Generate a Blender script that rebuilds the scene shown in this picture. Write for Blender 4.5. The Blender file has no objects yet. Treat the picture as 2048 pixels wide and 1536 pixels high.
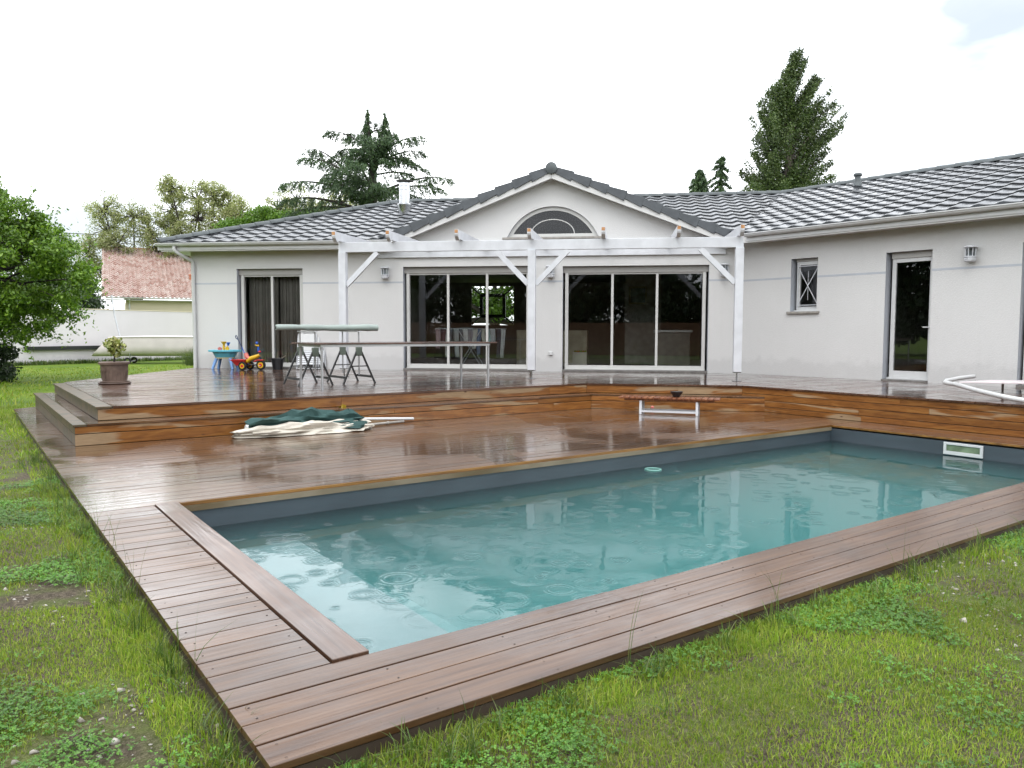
import bpy, math, random
import numpy as np
from mathutils import Vector, Matrix
R = math.radians
random.seed(7); rng = np.random.default_rng(7)
SC = bpy.context.scene
COL = SC.collection

# ------------------------------------------------------------------ camera, sky, sun, exposure
cam = bpy.data.objects.new("camera", bpy.data.cameras.new("camera"))
COL.objects.link(cam); SC.camera = cam
cam.data.sensor_width = 36.0
cam.data.lens = 36.0 * 1540.93 / 2048.0
cam.data.clip_start = 0.05; cam.data.clip_end = 3000
cam.location = (0, 0, 1.334)
cam.rotation_euler = (Matrix.Rotation(R(90 - 3.864), 3, 'X') @ Matrix.Rotation(R(0.141), 3, 'Z')).to_euler()

w = bpy.data.worlds.new("World"); SC.world = w; w.use_nodes = True
nt = w.node_tree; N = nt.nodes; L = nt.links
bg = N['Background']
sky = N.new('ShaderNodeTexSky'); sky.sky_type = 'NISHITA'; sky.sun_disc = False
sky.sun_elevation = R(55); sky.sun_rotation = R(200)
tc = N.new('ShaderNodeTexCoord'); mp = N.new('ShaderNodeMapping'); mp.inputs['Scale'].default_value = (1.2, 1.2, 3.2)
mp.inputs['Location'].default_value = (3.1, 1.4, .3)
nz = N.new('ShaderNodeTexNoise'); nz.inputs['Scale'].default_value = 1.5; nz.inputs['Detail'].default_value = 7
rp = N.new('ShaderNodeValToRGB'); rp.color_ramp.elements[0].position = .36; rp.color_ramp.elements[1].position = .56
rp.color_ramp.elements[0].color = (.7, .7, .7, 1)
nz2 = N.new('ShaderNodeTexNoise'); nz2.inputs['Scale'].default_value = 2.4; nz2.inputs['Detail'].default_value = 5
rc = N.new('ShaderNodeValToRGB')
rc.color_ramp.elements[0].position = .34; rc.color_ramp.elements[0].color = (6.6, 7.1, 7.4, 1)
e_ = rc.color_ramp.elements.new(.46); e_.color = (15.5, 16.0, 16.6, 1)
rc.color_ramp.elements[-1].position = .68; rc.color_ramp.elements[-1].color = (25, 25.2, 25.6, 1)
mx = N.new('ShaderNodeMixRGB')
L.new(tc.outputs['Generated'], mp.inputs[0]); L.new(mp.outputs[0], nz.inputs[0]); L.new(mp.outputs[0], nz2.inputs[0])
L.new(nz.outputs[0], rp.inputs[0]); L.new(nz2.outputs[0], rc.inputs[0])
L.new(rp.outputs[0], mx.inputs[0]); L.new(sky.outputs[0], mx.inputs[1]); L.new(rc.outputs[0], mx.inputs[2])
L.new(mx.outputs[0], bg.inputs[0]); bg.inputs[1].default_value = 0.1

sun = bpy.data.objects.new("sun", bpy.data.lights.new("sun", 'SUN')); COL.objects.link(sun)
sun.data.energy = 0.6; sun.data.angle = R(25); sun.data.color = (1, .97, .92)
sun.rotation_euler = (R(35), 0, R(-20))
SC.view_settings.view_transform = 'Standard'; SC.view_settings.look = 'None'
SC.view_settings.exposure = 0.66; SC.view_settings.gamma = 1
SC.cycles.use_denoising = True
SC.cycles.max_bounces = 10; SC.cycles.transparent_max_bounces = 24
SC.cycles.volume_bounces = 2; SC.cycles.sample_clamp_indirect = 6
SC.cycles.caustics_reflective = False; SC.cycles.caustics_refractive = False

# ------------------------------------------------------------------ materials
def new_mat(name):
    m = bpy.data.materials.new(name); m.use_nodes = True
    return m, m.node_tree.nodes, m.node_tree.links, m.node_tree.nodes['Principled BSDF']
KA = .78   # all base colours scaled down evenly so that sky reflections read stronger
def c4(c): return (c[0] * KA, c[1] * KA, c[2] * KA, 1)
def mat(name, col, rough=.6, var=.12, scale=6, bump=0, bscale=60, metal=0, spec=None, stretch=(1, 1, 1), col2=None, lo=.35, hi=.65):
    m, n, l, b = new_mat(name)
    b.inputs['Roughness'].default_value = rough; b.inputs['Metallic'].default_value = metal
    if spec is not None: b.inputs['Specular IOR Level'].default_value = spec
    t = n.new('ShaderNodeTexCoord'); mp = n.new('ShaderNodeMapping'); mp.inputs['Scale'].default_value = stretch
    l.new(t.outputs['Object'], mp.inputs[0])
    z = n.new('ShaderNodeTexNoise'); z.inputs['Scale'].default_value = scale; z.inputs['Detail'].default_value = 6
    l.new(mp.outputs[0], z.inputs[0])
    r = n.new('ShaderNodeValToRGB'); r.color_ramp.elements[0].position = lo; r.color_ramp.elements[1].position = hi
    if col2 is None:
        r.color_ramp.elements[0].color = c4([c * (1 - var) for c in col]); r.color_ramp.elements[1].color = c4([min(1, c * (1 + var)) for c in col])
    else:
        r.color_ramp.elements[0].color = c4(col); r.color_ramp.elements[1].color = c4(col2)
    l.new(z.outputs[0], r.inputs[0]); l.new(r.outputs[0], b.inputs['Base Color'])
    if bump:
        z2 = n.new('ShaderNodeTexNoise'); z2.inputs['Scale'].default_value = bscale; z2.inputs['Detail'].default_value = 4
        l.new(mp.outputs[0], z2.inputs[0])
        bp = n.new('ShaderNodeBump'); bp.inputs['Strength'].default_value = 1; bp.inputs['Distance'].default_value = bump
        l.new(z2.outputs[0], bp.inputs['Height']); l.new(bp.outputs[0], b.inputs['Normal'])
    return m
def ramp(n, l, src, stops):
    r = n.new('ShaderNodeValToRGB'); e = r.color_ramp.elements
    while len(e) < len(stops): e.new(.5)
    for i, (p, c) in enumerate(stops):
        e[i].position = p; e[i].color = c4(c) if not isinstance(c, (int, float)) else (c, c, c, 1)
    l.new(src, r.inputs[0]); return r.outputs[0]
def mixc(n, l, fac, a, b, mode='MIX'):
    m = n.new('ShaderNodeMixRGB'); m.blend_type = mode
    for i, v in enumerate((fac, a, b)):
        if isinstance(v, (int, float)): m.inputs[i].default_value = v if i == 0 else (v, v, v, 1)
        elif isinstance(v, tuple): m.inputs[i].default_value = c4(v)
        else: l.new(v, m.inputs[i])
    return m.outputs[0]
def noise(n, l, vec, scale, detail=5, dist=0, rough=.5):
    z = n.new('ShaderNodeTexNoise'); z.inputs['Scale'].default_value = scale; z.inputs['Detail'].default_value = detail
    z.inputs['Distortion'].default_value = dist; z.inputs['Roughness'].default_value = rough
    l.new(vec, z.inputs[0]); return z.outputs[0]
def mapping(n, l, scale=(1, 1, 1), loc=(0, 0, 0)):
    t = n.new('ShaderNodeTexCoord'); mp = n.new('ShaderNodeMapping'); mp.inputs['Scale'].default_value = scale
    mp.inputs['Location'].default_value = loc
    l.new(t.outputs['Object'], mp.inputs[0]); return mp.outputs[0]
def island(n, l, vec, k=10):
    """object coordinates shifted per board so that grain differs from board to board"""
    g = n.new('ShaderNodeNewGeometry'); c = n.new('ShaderNodeCombineXYZ'); mu = n.new('ShaderNodeMath'); mu.operation = 'MULTIPLY'
    mu.inputs[1].default_value = k; l.new(g.outputs['Random Per Island'], mu.inputs[0])
    for i in range(3): l.new(mu.outputs[0], c.inputs[i])
    a = n.new('ShaderNodeVectorMath'); a.operation = 'ADD'; l.new(vec, a.inputs[0]); l.new(c.outputs[0], a.inputs[1])
    return a.outputs[0], g.outputs['Random Per Island']
def bump(n, l, h, b, dist, strength=1, prev=None):
    bp = n.new('ShaderNodeBump'); bp.inputs['Strength'].default_value = strength; bp.inputs['Distance'].default_value = dist
    l.new(h, bp.inputs['Height'])
    if prev is not None: l.new(prev, bp.inputs['Normal'])
    if b is not None: l.new(bp.outputs[0], b.inputs['Normal'])
    return bp.outputs[0]

def deck_wood(name, dark, mid, light, along='x', rlo=.1, rhi=.42, coat=.9):
    m, n, l, b = new_mat(name)
    st = {'x': (.35, 7, 7), 'y': (7, .35, 7)}[along]
    v = mapping(n, l, st); v, rnd = island(n, l, v, 37)
    g1 = noise(n, l, v, 3.0, 8, 1.2, .62)
    c = ramp(n, l, g1, [(.3, dark), (.5, mid), (.72, light)])
    br = n.new('ShaderNodeMapRange'); br.inputs[3].default_value = .8; br.inputs[4].default_value = 1.18; l.new(rnd, br.inputs[0])
    c = mixc(n, l, 1, c, br.outputs[0], 'MULTIPLY')
    # knots
    vk = mapping(n, l, {'x': (1, 2.2, 2), 'y': (2.2, 1, 2)}[along]); vk, _ = island(n, l, vk, 19)
    vo = n.new('ShaderNodeTexVoronoi'); vo.inputs['Scale'].default_value = 2.6; l.new(vk, vo.inputs[0])
    kn = ramp(n, l, vo.outputs['Distance'], [(.02, 1.0), (.07, 0.0)])
    c = mixc(n, l, kn, c, (dark[0] * .35, dark[1] * .3, dark[2] * .3))
    big = noise(n, l, mapping(n, l, (1, 1, 1)), .75, 5, .8)
    c = mixc(n, l, 1, c, ramp(n, l, big, [(.40, .80), (.54, 1.0)]), 'MULTIPLY')
    l.new(c, b.inputs['Base Color'])
    fine = noise(n, l, v, 6, 5)
    rr = ramp(n, l, big, [(.42, rlo), (.54, rhi)])
    rr = mixc(n, l, .35, rr, fine, 'OVERLAY')
    l.new(rr, b.inputs['Roughness'])
    b.inputs['Specular IOR Level'].default_value = .5
    b.inputs['Coat Weight'].default_value = coat; b.inputs['Coat IOR'].default_value = 1.4
    cr = ramp(n, l, big, [(.42, .02), (.56, .14)]); l.new(cr, b.inputs['Coat Roughness'])
    f2 = noise(n, l, v, 9, 4); k1 = bump(n, l, f2, b, .0012)
    w2 = noise(n, l, mapping(n, l, {'x': (.5, 10, 1), 'y': (10, .5, 1)}[along]), 3, 3)
    k2 = bump(n, l, w2, None, .0022); l.new(k2, b.inputs['Coat Normal'])
    return m
def riser_wood(name, wetness=.5):
    m, n, l, b = new_mat(name)
    v = mapping(n, l, (1.1, 1.1, 9)); v, rnd = island(n, l, v, 23)
    g1 = noise(n, l, v, 2.5, 8, .8, .6)
    wet = ramp(n, l, g1, [(.3, (.15, .055, .014)), (.5, (.27, .105, .024)), (.7, (.37, .17, .045))])
    dry = ramp(n, l, g1, [(.3, (.30, .19, .10)), (.7, (.43, .30, .17))])
    pm = mapping(n, l, (.38, .38, 3.2)); pm, _ = island(n, l, pm, 11)
    p = noise(n, l, pm, 1.6, 3, .9)
    f = ramp(n, l, p, [(wetness, 0.0), (wetness + .045, 1.0)])
    c = mixc(n, l, f, wet, dry)
    br = n.new('ShaderNodeMapRange'); br.inputs[3].default_value = .82; br.inputs[4].default_value = 1.1; l.new(rnd, br.inputs[0])
    c = mixc(n, l, 1, c, br.outputs[0], 'MULTIPLY')
    vk = mapping(n, l, (1, 1, 2.4)); vk, _ = island(n, l, vk, 19)
    vo = n.new('ShaderNodeTexVoronoi'); vo.inputs['Scale'].default_value = 2.5; l.new(vk, vo.inputs[0])
    kn = ramp(n, l, vo.outputs['Distance'], [(.03, 1.0), (.09, 0.0)])
    c = mixc(n, l, kn, c, (.07, .025, .01))
    l.new(c, b.inputs['Base Color'])
    l.new(ramp(n, l, f, [(0, .28), (1, .75)]), b.inputs['Roughness'])
    bump(n, l, noise(n, l, v, 9, 4), b, .001)
    return m

def leaf_mat(name, a, bcol, c, rough=.45, trans=.25, scale=.8):
    m, n, l, b = new_mat(name)
    g = n.new('ShaderNodeNewGeometry')
    cc = ramp(n, l, g.outputs['Random Per Island'], [(0, a), (.5, bcol), (1, c)])
    z = noise(n, l, mapping(n, l), scale, 3)
    k = ramp(n, l, z, [(.3, .62), (.7, 1.3)])
    cc = mixc(n, l, 1, cc, k, 'MULTIPLY')
    l.new(cc, b.inputs['Base Color']); b.inputs['Roughness'].default_value = rough
    tr = n.new('ShaderNodeBsdfTranslucent'); l.new(cc, tr.inputs[0])
    ms = n.new('ShaderNodeMixShader'); ms.inputs[0].default_value = trans
    out = n['Material Output']; l.new(b.outputs[0], ms.inputs[1]); l.new(tr.outputs[0], ms.inputs[2]); l.new(ms.outputs[0], out.inputs[0])
    return m

def glass_mat(name, tint=(.84, .87, .86), boost=.045, ior=1.5):
    m, n, l, b = new_mat(name); n.remove(b)
    t = n.new('ShaderNodeBsdfTransparent'); t.inputs[0].default_value = (*tint, 1)
    g = n.new('ShaderNodeBsdfGlossy'); g.inputs['Roughness'].default_value = .0
    g.inputs[0].default_value = (.9, .92, .95, 1)
    f = n.new('ShaderNodeFresnel'); f.inputs[0].default_value = ior
    a = n.new('ShaderNodeMath'); a.operation = 'ADD'; a.inputs[1].default_value = boost; l.new(f.outputs[0], a.inputs[0])
    ms = n.new('ShaderNodeMixShader'); l.new(a.outputs[0], ms.inputs[0]); l.new(t.outputs[0], ms.inputs[1]); l.new(g.outputs[0], ms.inputs[2])
    l.new(ms.outputs[0], n['Material Output'].inputs[0]); return m

M = {}
M['deck'] = deck_wood('wet_decking', (.06, .026, .009), (.125, .058, .022), (.21, .108, .046), 'x')
M['deck_y'] = deck_wood('wet_decking_crosswise', (.07, .028, .010), (.14, .062, .024), (.22, .11, .048), 'y')
M['deck_near'] = deck_wood('wet_decking_weathered', (.060, .025, .010), (.108, .049, .020), (.17, .085, .037), 'x', .3, .5, .5)
M['deck_cap'] = deck_wood('wet_coping_board', (.072, .034, .019), (.13, .066, .039), (.195, .108, .068), 'y', .3, .5, .55)
M['deck_up'] = deck_wood('wet_terrace_decking', (.06, .026, .015), (.115, .055, .033), (.19, .10, .065), 'x', .08, .3)
M['riser'] = riser_wood('riser_boards', .555)
M['riser_wet'] = riser_wood('riser_boards_wet', .605)
M['mossy'] = mat('mossy_board', (.05, .045, .02), .5, .3, 7, .004, 40, col2=(.13, .085, .045))
M['golden'] = mat('golden_edge_board', (.16, .07, .015), .35, .25, 4, .001, 40, stretch=(.4, 3, 6), col2=(.34, .17, .04))
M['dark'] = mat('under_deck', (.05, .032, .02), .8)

def stucco(name, col):
    m, n, l, b = new_mat(name)
    v = mapping(n, l)
    z = noise(n, l, v, .7, 5); c = ramp(n, l, z, [(.3, tuple(x * .965 for x in col)), (.7, tuple(min(1, x * 1.03) for x in col))])
    st = noise(n, l, mapping(n, l, (3, 3, .25)), 2.2, 5)
    c = mixc(n, l, ramp(n, l, st, [(.55, 0.0), (.8, .10)]), c, tuple(x * .8 for x in col))
    sx = n.new('ShaderNodeSeparateXYZ'); l.new(mapping(n, l), sx.inputs[0])      # rain splash at the wall foot
    ad = n.new('ShaderNodeMath'); ad.operation = 'ADD'; l.new(sx.outputs[2], ad.inputs[0]); nb = noise(n, l, v, 5, 5)
    mm = n.new('ShaderNodeMath'); mm.operation = 'MULTIPLY'; mm.inputs[1].default_value = -.5; l.new(nb, mm.inputs[0]); l.new(mm.outputs[0], ad.inputs[1])
    c = mixc(n, l, ramp(n, l, ad.outputs[0], [(.0, .22), (.14, 0.0)]), c, tuple(x * .55 for x in col))
    g = noise(n, l, v, 55, 3); c = mixc(n, l, .10, c, g, 'OVERLAY')
    l.new(c, b.inputs['Base Color']); b.inputs['Roughness'].default_value = .9
    k = bump(n, l, noise(n, l, v, 45, 4, 0, .7), b, .006)
    return m
M['wall'] = stucco('render_beige', (.74, .74, .735))
M['reveal'] = stucco('render_blue_grey', (.56, .59, .65))
M['stripe'] = mat('blue_grey_stripe', (.52, .555, .61), .8, .04)
M['gwall'] = stucco('garden_wall_white', (.84, .80, .82))
M['cream'] = stucco('render_cream', (.74, .66, .50))
M['white'] = mat('white_paint', (.73, .75, .79), .45, .06, 5, .0012, 40)
M['pvc'] = mat('white_pvc', (.70, .71, .71), .35, .03, 8)
M['fascia'] = mat('white_fascia', (.70, .70, .69), .4, .04, 3)
M['alu'] = mat('cream_aluminium', (.68, .68, .66), .35, .03, 3)
M['shutter'] = mat('shutter_box', (.42, .41, .39), .5, .03, 3)
M['stone'] = mat('grey_stone', (.36, .34, .31), .7, .15, 12, .002, 60)
M['wetstone'] = mat('wet_threshold', (.22, .21, .20), .25, .15, 8, .001, 40)
M['endgrain'] = mat('bare_end_grain', (.45, .20, .07), .6, .2, 20, col2=(.62, .33, .14))

def slate(name, a, bcol, rough=.3):
    m, n, l, b = new_mat(name)
    z = noise(n, l, mapping(n, l), 1.3, 6); c = ramp(n, l, z, [(.35, a), (.68, bcol)])
    z2 = noise(n, l, mapping(n, l), 14, 4); c = mixc(n, l, .4, c, z2, 'OVERLAY')
    vo = n.new('ShaderNodeTexVoronoi'); vo.inputs['Scale'].default_value = 2.6; l.new(mapping(n, l), vo.inputs[0])
    c = mixc(n, l, 1, c, ramp(n, l, vo.outputs['Color'], [(.1, .7), (.9, 1.45)]), 'MULTIPLY')
    l.new(c, b.inputs['Base Color'])
    l.new(ramp(n, l, z2, [(.3, rough * .75), (.75, rough * 1.3)]), b.inputs['Roughness'])
    b.inputs['Coat Weight'].default_value = .5; b.inputs['Coat Roughness'].default_value = .16; b.inputs['Coat IOR'].default_value = 1.4
    bump(n, l, noise(n, l, mapping(n, l), 60, 3), b, .001)
    return m
M['tile'] = slate('slate_grey_tiles', (.028, .031, .036), (.055, .06, .068))
M['ridge'] = mat('grey_ridge_tiles', (.10, .115, .12), .55, .2, 5, .001, 60, spec=.4)
M['verge'] = mat('grey_verge_tiles', (.10, .11, .12), .6, .15, 5, .001, 60, spec=.3)
def terracotta(name):
    m, n, l, b = new_mat(name)
    v = mapping(n, l, (1, 1, 1))
    vo = n.new('ShaderNodeTexVoronoi'); vo.inputs['Scale'].default_value = 3.2; l.new(v, vo.inputs[0])
    c = ramp(n, l, vo.outputs['Color'], [(.0, (.36, .19, .15)), (.35, (.52, .36, .31)), (1, (.68, .58, .53))])
    l.new(c, b.inputs['Base Color']); b.inputs['Roughness'].default_value = .4; b.inputs['Coat Weight'].default_value = .6; b.inputs['Coat Roughness'].default_value = .15
    return m
M['terracotta'] = terracotta('pink_roman_tiles')
M['metal'] = mat('brushed_steel', (.62, .63, .65), .22, .05, 3, metal=1)
M['alutube'] = mat('aluminium_tube', (.6, .61, .63), .35, .05, 3, metal=.7)
M['black'] = mat('black_steel', (.022, .022, .024), .4, .2, 9)
M['blackplastic'] = mat('black_plastic', (.015, .016, .018), .35, .2, 9)
M['greygreen'] = mat('grey_green_cover', (.33, .39, .36), .45, .08, 3, .003, 12)
M['bracket'] = mat('grey_green_bracket', (.13, .16, .13), .5, .1)
M['tabletop'] = mat('wet_brown_tabletop', (.05, .025, .02), .2, .3, 5, col2=(.12, .06, .045))
M['orangewood'] = mat('orange_slat_wood', (.17, .048, .016), .35, .3, 5, .001, 40, stretch=(4, .5, 1), col2=(.32, .12, .045))
M['canvas_green'] = mat('dark_green_canvas', (.038, .085, .08), .75, .2, 3, .02, 7, spec=.2, stretch=(1, 2.5, 1))
M['canvas_cream'] = mat('cream_canvas', (.62, .58, .50), .8, .1, 3, .02, 7, spec=.2, stretch=(1, 2.5, 1))
M['potclay'] = mat('brown_plastic_pot', (.10, .065, .05), .55, .3, 5, .002, 20, col2=(.20, .14, .11))
M['soil'] = mat('soil', (.05, .035, .022), .95, .3, 14, .01, 40)
M['red'] = mat('red_plastic', (.62, .03, .03), .3, .06)
M['pink'] = mat('faded_red_plastic', (.70, .20, .17), .4, .12)
M['yellow'] = mat('yellow_plastic', (.78, .48, .02), .3, .06)
M['blue'] = mat('blue_plastic', (.03, .12, .55), .3, .06)
M['lightblue'] = mat('pale_blue_plastic', (.22, .42, .80), .4, .05)
M['aqua'] = mat('aqua_plastic', (.13, .52, .66), .35, .05)
M['beigeplastic'] = mat('sand_plastic', (.60, .52, .28), .4, .05)
M['navy'] = mat('navy_plastic', (.02, .035, .12), .35, .1)
M['ring'] = mat('pale_green_plastic', (.14, .32, .28), .3)
M['liner'] = mat('grey_pool_liner', (.058, .076, .092), .45, .12, 1.2, .001, 8, stretch=(1, 1, 5))
M['liner_floor'] = mat('pool_floor_liner', (.38, .45, .48), .6, .15, 1.0)
M['capstrip'] = mat('beige_liner_strip', (.13, .09, .04), .6, .25, 1.6, stretch=(.7, 1, 1), col2=(.27, .22, .15))
M['bark'] = mat('bark', (.035, .028, .022), .85, .3, 9, .02, 25, stretch=(1, 1, .3))
M['barkgrey'] = mat('grey_bark', (.12, .10, .085), .85, .3, 9, .02, 25, stretch=(1, 1, .3))
M['hull'] = mat('old_white_gelcoat', (.84, .76, .78), .35, .06, 2)
M['fence'] = mat('brown_fence_board', (.13, .055, .025), .6, .3, 3, .002, 30, stretch=(1, 1, 6), col2=(.25, .12, .055))
M['interior'] = mat('room_paint', (.34, .32, .29), .8, .05)
M['intfloor'] = mat('room_floor', (.10, .07, .05), .4, .1)
M['curtain'] = mat('grey_brown_curtain', (.34, .31, .28), .9, .1, 3)
M['glass'] = glass_mat('window_glass')
M['skyglass'] = glass_mat('arched_window_glass', (.5, .55, .6), -.01)
M['lampglass'] = glass_mat('lantern_glass', (.85, .87, .88), .05)
M['skimwater'] = mat('pale_green_flap', (.20, .27, .17), .2, .3)

# ------------------------------------------------------------------ mesh helpers
class MB:
    def __init__(s): s.v = []; s.f = []; s.T = Matrix.Identity(4)
    def at(s, x=0, y=0, z=0, rz=0, rx=0, ry=0):
        s.T = Matrix.Translation((x, y, z)) @ Matrix.Rotation(rz, 4, 'Z') @ Matrix.Rotation(ry, 4, 'Y') @ Matrix.Rotation(rx, 4, 'X'); return s
    def add(s, vs, fs):
        k = len(s.v); T = s.T
        s.v += [tuple(T @ Vector(p)) for p in vs]; s.f += [tuple(k + i for i in f) for f in fs]; return s
    def box(s, x0, x1, y0, y1, z0, z1):
        return s.add([(x0, y0, z0), (x1, y0, z0), (x1, y1, z0), (x0, y1, z0), (x0, y0, z1), (x1, y0, z1), (x1, y1, z1), (x0, y1, z1)],
                     [(0, 3, 2, 1), (4, 5, 6, 7), (0, 1, 5, 4), (1, 2, 6, 5), (2, 3, 7, 6), (3, 0, 4, 7)])
    def bar(s, a, b, wx, wz=None, up=(0, 0, 1)):
        a = Vector(a); b = Vector(b); d = (b - a); 
        if wz is None: wz = wx
        dn = d.normalized(); u = Vector(up)
        if abs(dn.dot(u)) > .98: u = Vector((0, 1, 0))
        sx = dn.cross(u).normalized(); uz = sx.cross(dn).normalized()
        P = []
        for q in (a, b):
            for i, j in ((-1, -1), (1, -1), (1, 1), (-1, 1)): P.append(tuple(q + sx * i * wx / 2 + uz * j * wz / 2))
        return s.add(P, [(0, 1, 2, 3), (7, 6, 5, 4), (0, 4, 5, 1), (1, 5, 6, 2), (2, 6, 7, 3), (3, 7, 4, 0)])
    def tube(s, path, r, n=10, cap=True, closed=False):
        P = [Vector(p) for p in path]; m = len(P); rs = r if isinstance(r, (list, tuple)) else [r] * m
        vs = []; prev = None
        for i in range(m):
            if closed: t = (P[(i + 1) % m] - P[i - 1])
            else: t = P[min(i + 1, m - 1)] - P[max(i - 1, 0)]
            t.normalize()
            if prev is None:
                a = Vector((0, 0, 1)) if abs(t.z) < .9 else Vector((1, 0, 0))
                prev = (a - t * a.dot(t)).normalized()
            else:
                prev = (prev - t * prev.dot(t)); prev.normalize()
            q = t.cross(prev)
            for k in range(n):
                an = 2 * math.pi * k / n; vs.append(tuple(P[i] + (prev * math.cos(an) + q * math.sin(an)) * rs[i]))
        fs = []
        for i in range(m - 1 if not closed else m):
            j = (i + 1) % m
            for k in range(n): fs.append((i * n + k, i * n + (k + 1) % n, j * n + (k + 1) % n, j * n + k))
        if cap and not closed: fs += [tuple(range(n))[::-1], tuple((m - 1) * n + k for k in range(n))]
        return s.add(vs, fs)
    def lathe(s, prof, n=32, sx=1, sy=1, cap0=True, cap1=False):
        vs = []; fs = []
        for r, z in prof:
            for k in range(n):
                a = 2 * math.pi * k / n; vs.append((r * math.cos(a) * sx, r * math.sin(a) * sy, z))
        for i in range(len(prof) - 1):
            for k in range(n): fs.append((i * n + k, i * n + (k + 1) % n, (i + 1) * n + (k + 1) % n, (i + 1) * n + k))
        if cap0: fs.append(tuple(range(n))[::-1])
        if cap1: fs.append(tuple((len(prof) - 1) * n + k for k in range(n)))
        return s.add(vs, fs)
    def prism(s, poly, z0, z1):
        n = len(poly); vs = [(x, y, z0) for x, y in poly] + [(x, y, z1) for x, y in poly]
        return s.add(vs, [tuple(range(n))[::-1], tuple(range(n, 2 * n))] + [(i, (i + 1) % n, n + (i + 1) % n, n + i) for i in range(n)])
    def ball(s, c, r, n=16, sz=1):
        T = s.T; s.T = T @ Matrix.Translation(c)
        k = n // 2
        s.lathe([(max(1e-4, r * math.sin(math.pi * i / k)), -r * sz * math.cos(math.pi * i / k)) for i in range(k + 1)], n, cap0=False); s.T = T
        return s
    def build(s, name, m, parent=None, smooth=False, bevel=0):
        me = bpy.data.meshes.new(name); me.from_pydata(s.v, [], s.f); me.update()
        return link(name, me, m, parent, smooth, bevel)
def link(name, me, m, parent=None, smooth=False, bevel=0):
    o = bpy.data.objects.new(name, me); COL.objects.link(o); me.materials.append(m)
    if parent: o.parent = parent
    if smooth:
        for p in me.polygons: p.use_smooth = True
        try: me.set_sharp_from_angle(angle=R(38))
        except Exception: pass
    if bevel:
        b = o.modifiers.new('bevel', 'BEVEL'); b.width = bevel; b.segments = 2; b.limit_method = 'ANGLE'; b.angle_limit = R(40)
    return o
def np_mesh(name, V, F, m, parent=None, smooth=False):
    """V (n,3), F (k,q) arrays"""
    me = bpy.data.meshes.new(name); V = np.asarray(V, np.float32); F = np.asarray(F, np.int32); k, q = F.shape
    me.vertices.add(len(V)); me.vertices.foreach_set('co', V.ravel())
    me.loops.add(k * q); me.loops.foreach_set('vertex_index', F.ravel())
    me.polygons.add(k); me.polygons.foreach_set('loop_start', np.arange(0, k * q, q, dtype=np.int32))
    me.polygons.foreach_set('loop_total', np.full(k, q, np.int32))
    if smooth: me.polygons.foreach_set('use_smooth', np.ones(k, bool))
    me.update(calc_edges=True); me.validate()
    return link(name, me, m, parent)
def tag(o, label=None, cat=None, group=None, kind=None):
    if label: o['label'] = label
    if cat: o['category'] = cat
    if group: o['group'] = group
    if kind: o['kind'] = kind
    return o
def empty(name, loc=(0, 0, 0), rz=0, label=None, cat=None, group=None):
    o = bpy.data.objects.new(name, None); COL.objects.link(o); o.location = loc; o.rotation_euler = (0, 0, rz)
    o.empty_display_size = .2
    return tag(o, label, cat, group)
def copy_tree(o, parent=None):
    c = o.copy(); COL.objects.link(c); c.parent = parent
    for ch in list(o.children): copy_tree(ch, c)
    return c

# frames: P = pool frame, F = house front frame, W = wing frame
PO = Vector((-.594, 3.122, 0)); PA = R(35.694)
FO = Vector((5.113, 17.329, .42)); FA = R(-8.232)
WA = R(-50.886)
ZU = .42
def fr(o, a, x, y, z=0):
    return Vector((o.x + math.cos(a) * x - math.sin(a) * y, o.y + math.sin(a) * x + math.cos(a) * y, o.z + z))
def P(x, y, z=0): return fr(PO, PA, x, y, z)
def Fm(x, y, z=0): return fr(FO, FA, x, y, z)
def Wm(x, y, z=0): return fr(FO, WA, x, y, z)

# ------------------------------------------------------------------ ground with a hole for the pool
GZ = -.075
def ground():
    xs = [-400, -40, -12, -3, .0, 8.98, 14, 40, 400]; ys = [-400, -40, -12, -3, -.0, 3.46, 9, 40, 400]
    mb = MB(); vs = [(x, y, GZ) for y in ys for x in xs]; n = len(xs); fs = []
    for j in range(len(ys) - 1):
        for i in range(n - 1):
            if xs[i] == 0 and ys[j] == 0: continue
            fs.append((j * n + i, j * n + i + 1, (j + 1) * n + i + 1, (j + 1) * n + i))
    mb.add(vs, fs)
    m, nn, l, b = new_mat('lawn_soil')
    v = mapping(nn, l)
    big = noise(nn, l, v, .55, 5, .3); mid = noise(nn, l, v, 3.2, 6); fine = noise(nn, l, v, 38, 6, 0, .7)
    fine2 = noise(nn, l, v, 150, 4, 0, .7); fine = mixc(nn, l, .5, fine, fine2)
    soil = ramp(nn, l, fine, [(.38, (.03, .022, .014)), (.5, (.10, .078, .052)), (.62, (.22, .18, .13))])
    gr = ramp(nn, l, big, [(.3, (.085, .16, .012)), (.5, (.13, .215, .015)), (.7, (.19, .25, .025))])
    gr = mixc(nn, l, .5, gr, fine, 'OVERLAY')
    # the bare, thin patches lie in the new lawn round the pool
    t = nn.new('ShaderNodeVectorMath'); t.operation = 'LENGTH'; l.new(v, t.inputs[0])
    far = nn.new('ShaderNodeMapRange'); far.inputs[1].default_value = 7; far.inputs[2].default_value = 17; far.inputs[3].default_value = 0; far.inputs[4].default_value = 1
    l.new(t.outputs['Value'], far.inputs[0])
    cov = ramp(nn, l, mid, [(.42, 0.0), (.62, .55)])
    cov = mixc(nn, l, far.outputs[0], cov, 1.0)
    l.new(mixc(nn, l, cov, soil, gr), b.inputs['Base Color']); b.inputs['Roughness'].default_value = .9
    b.inputs['Specular IOR Level'].default_value = .25
    bump(nn, l, fine, b, .02)
    o = mb.build('ground', m); o.location = PO; o.rotation_euler = (0, 0, PA); o['kind'] = 'structure'
ground()

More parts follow.
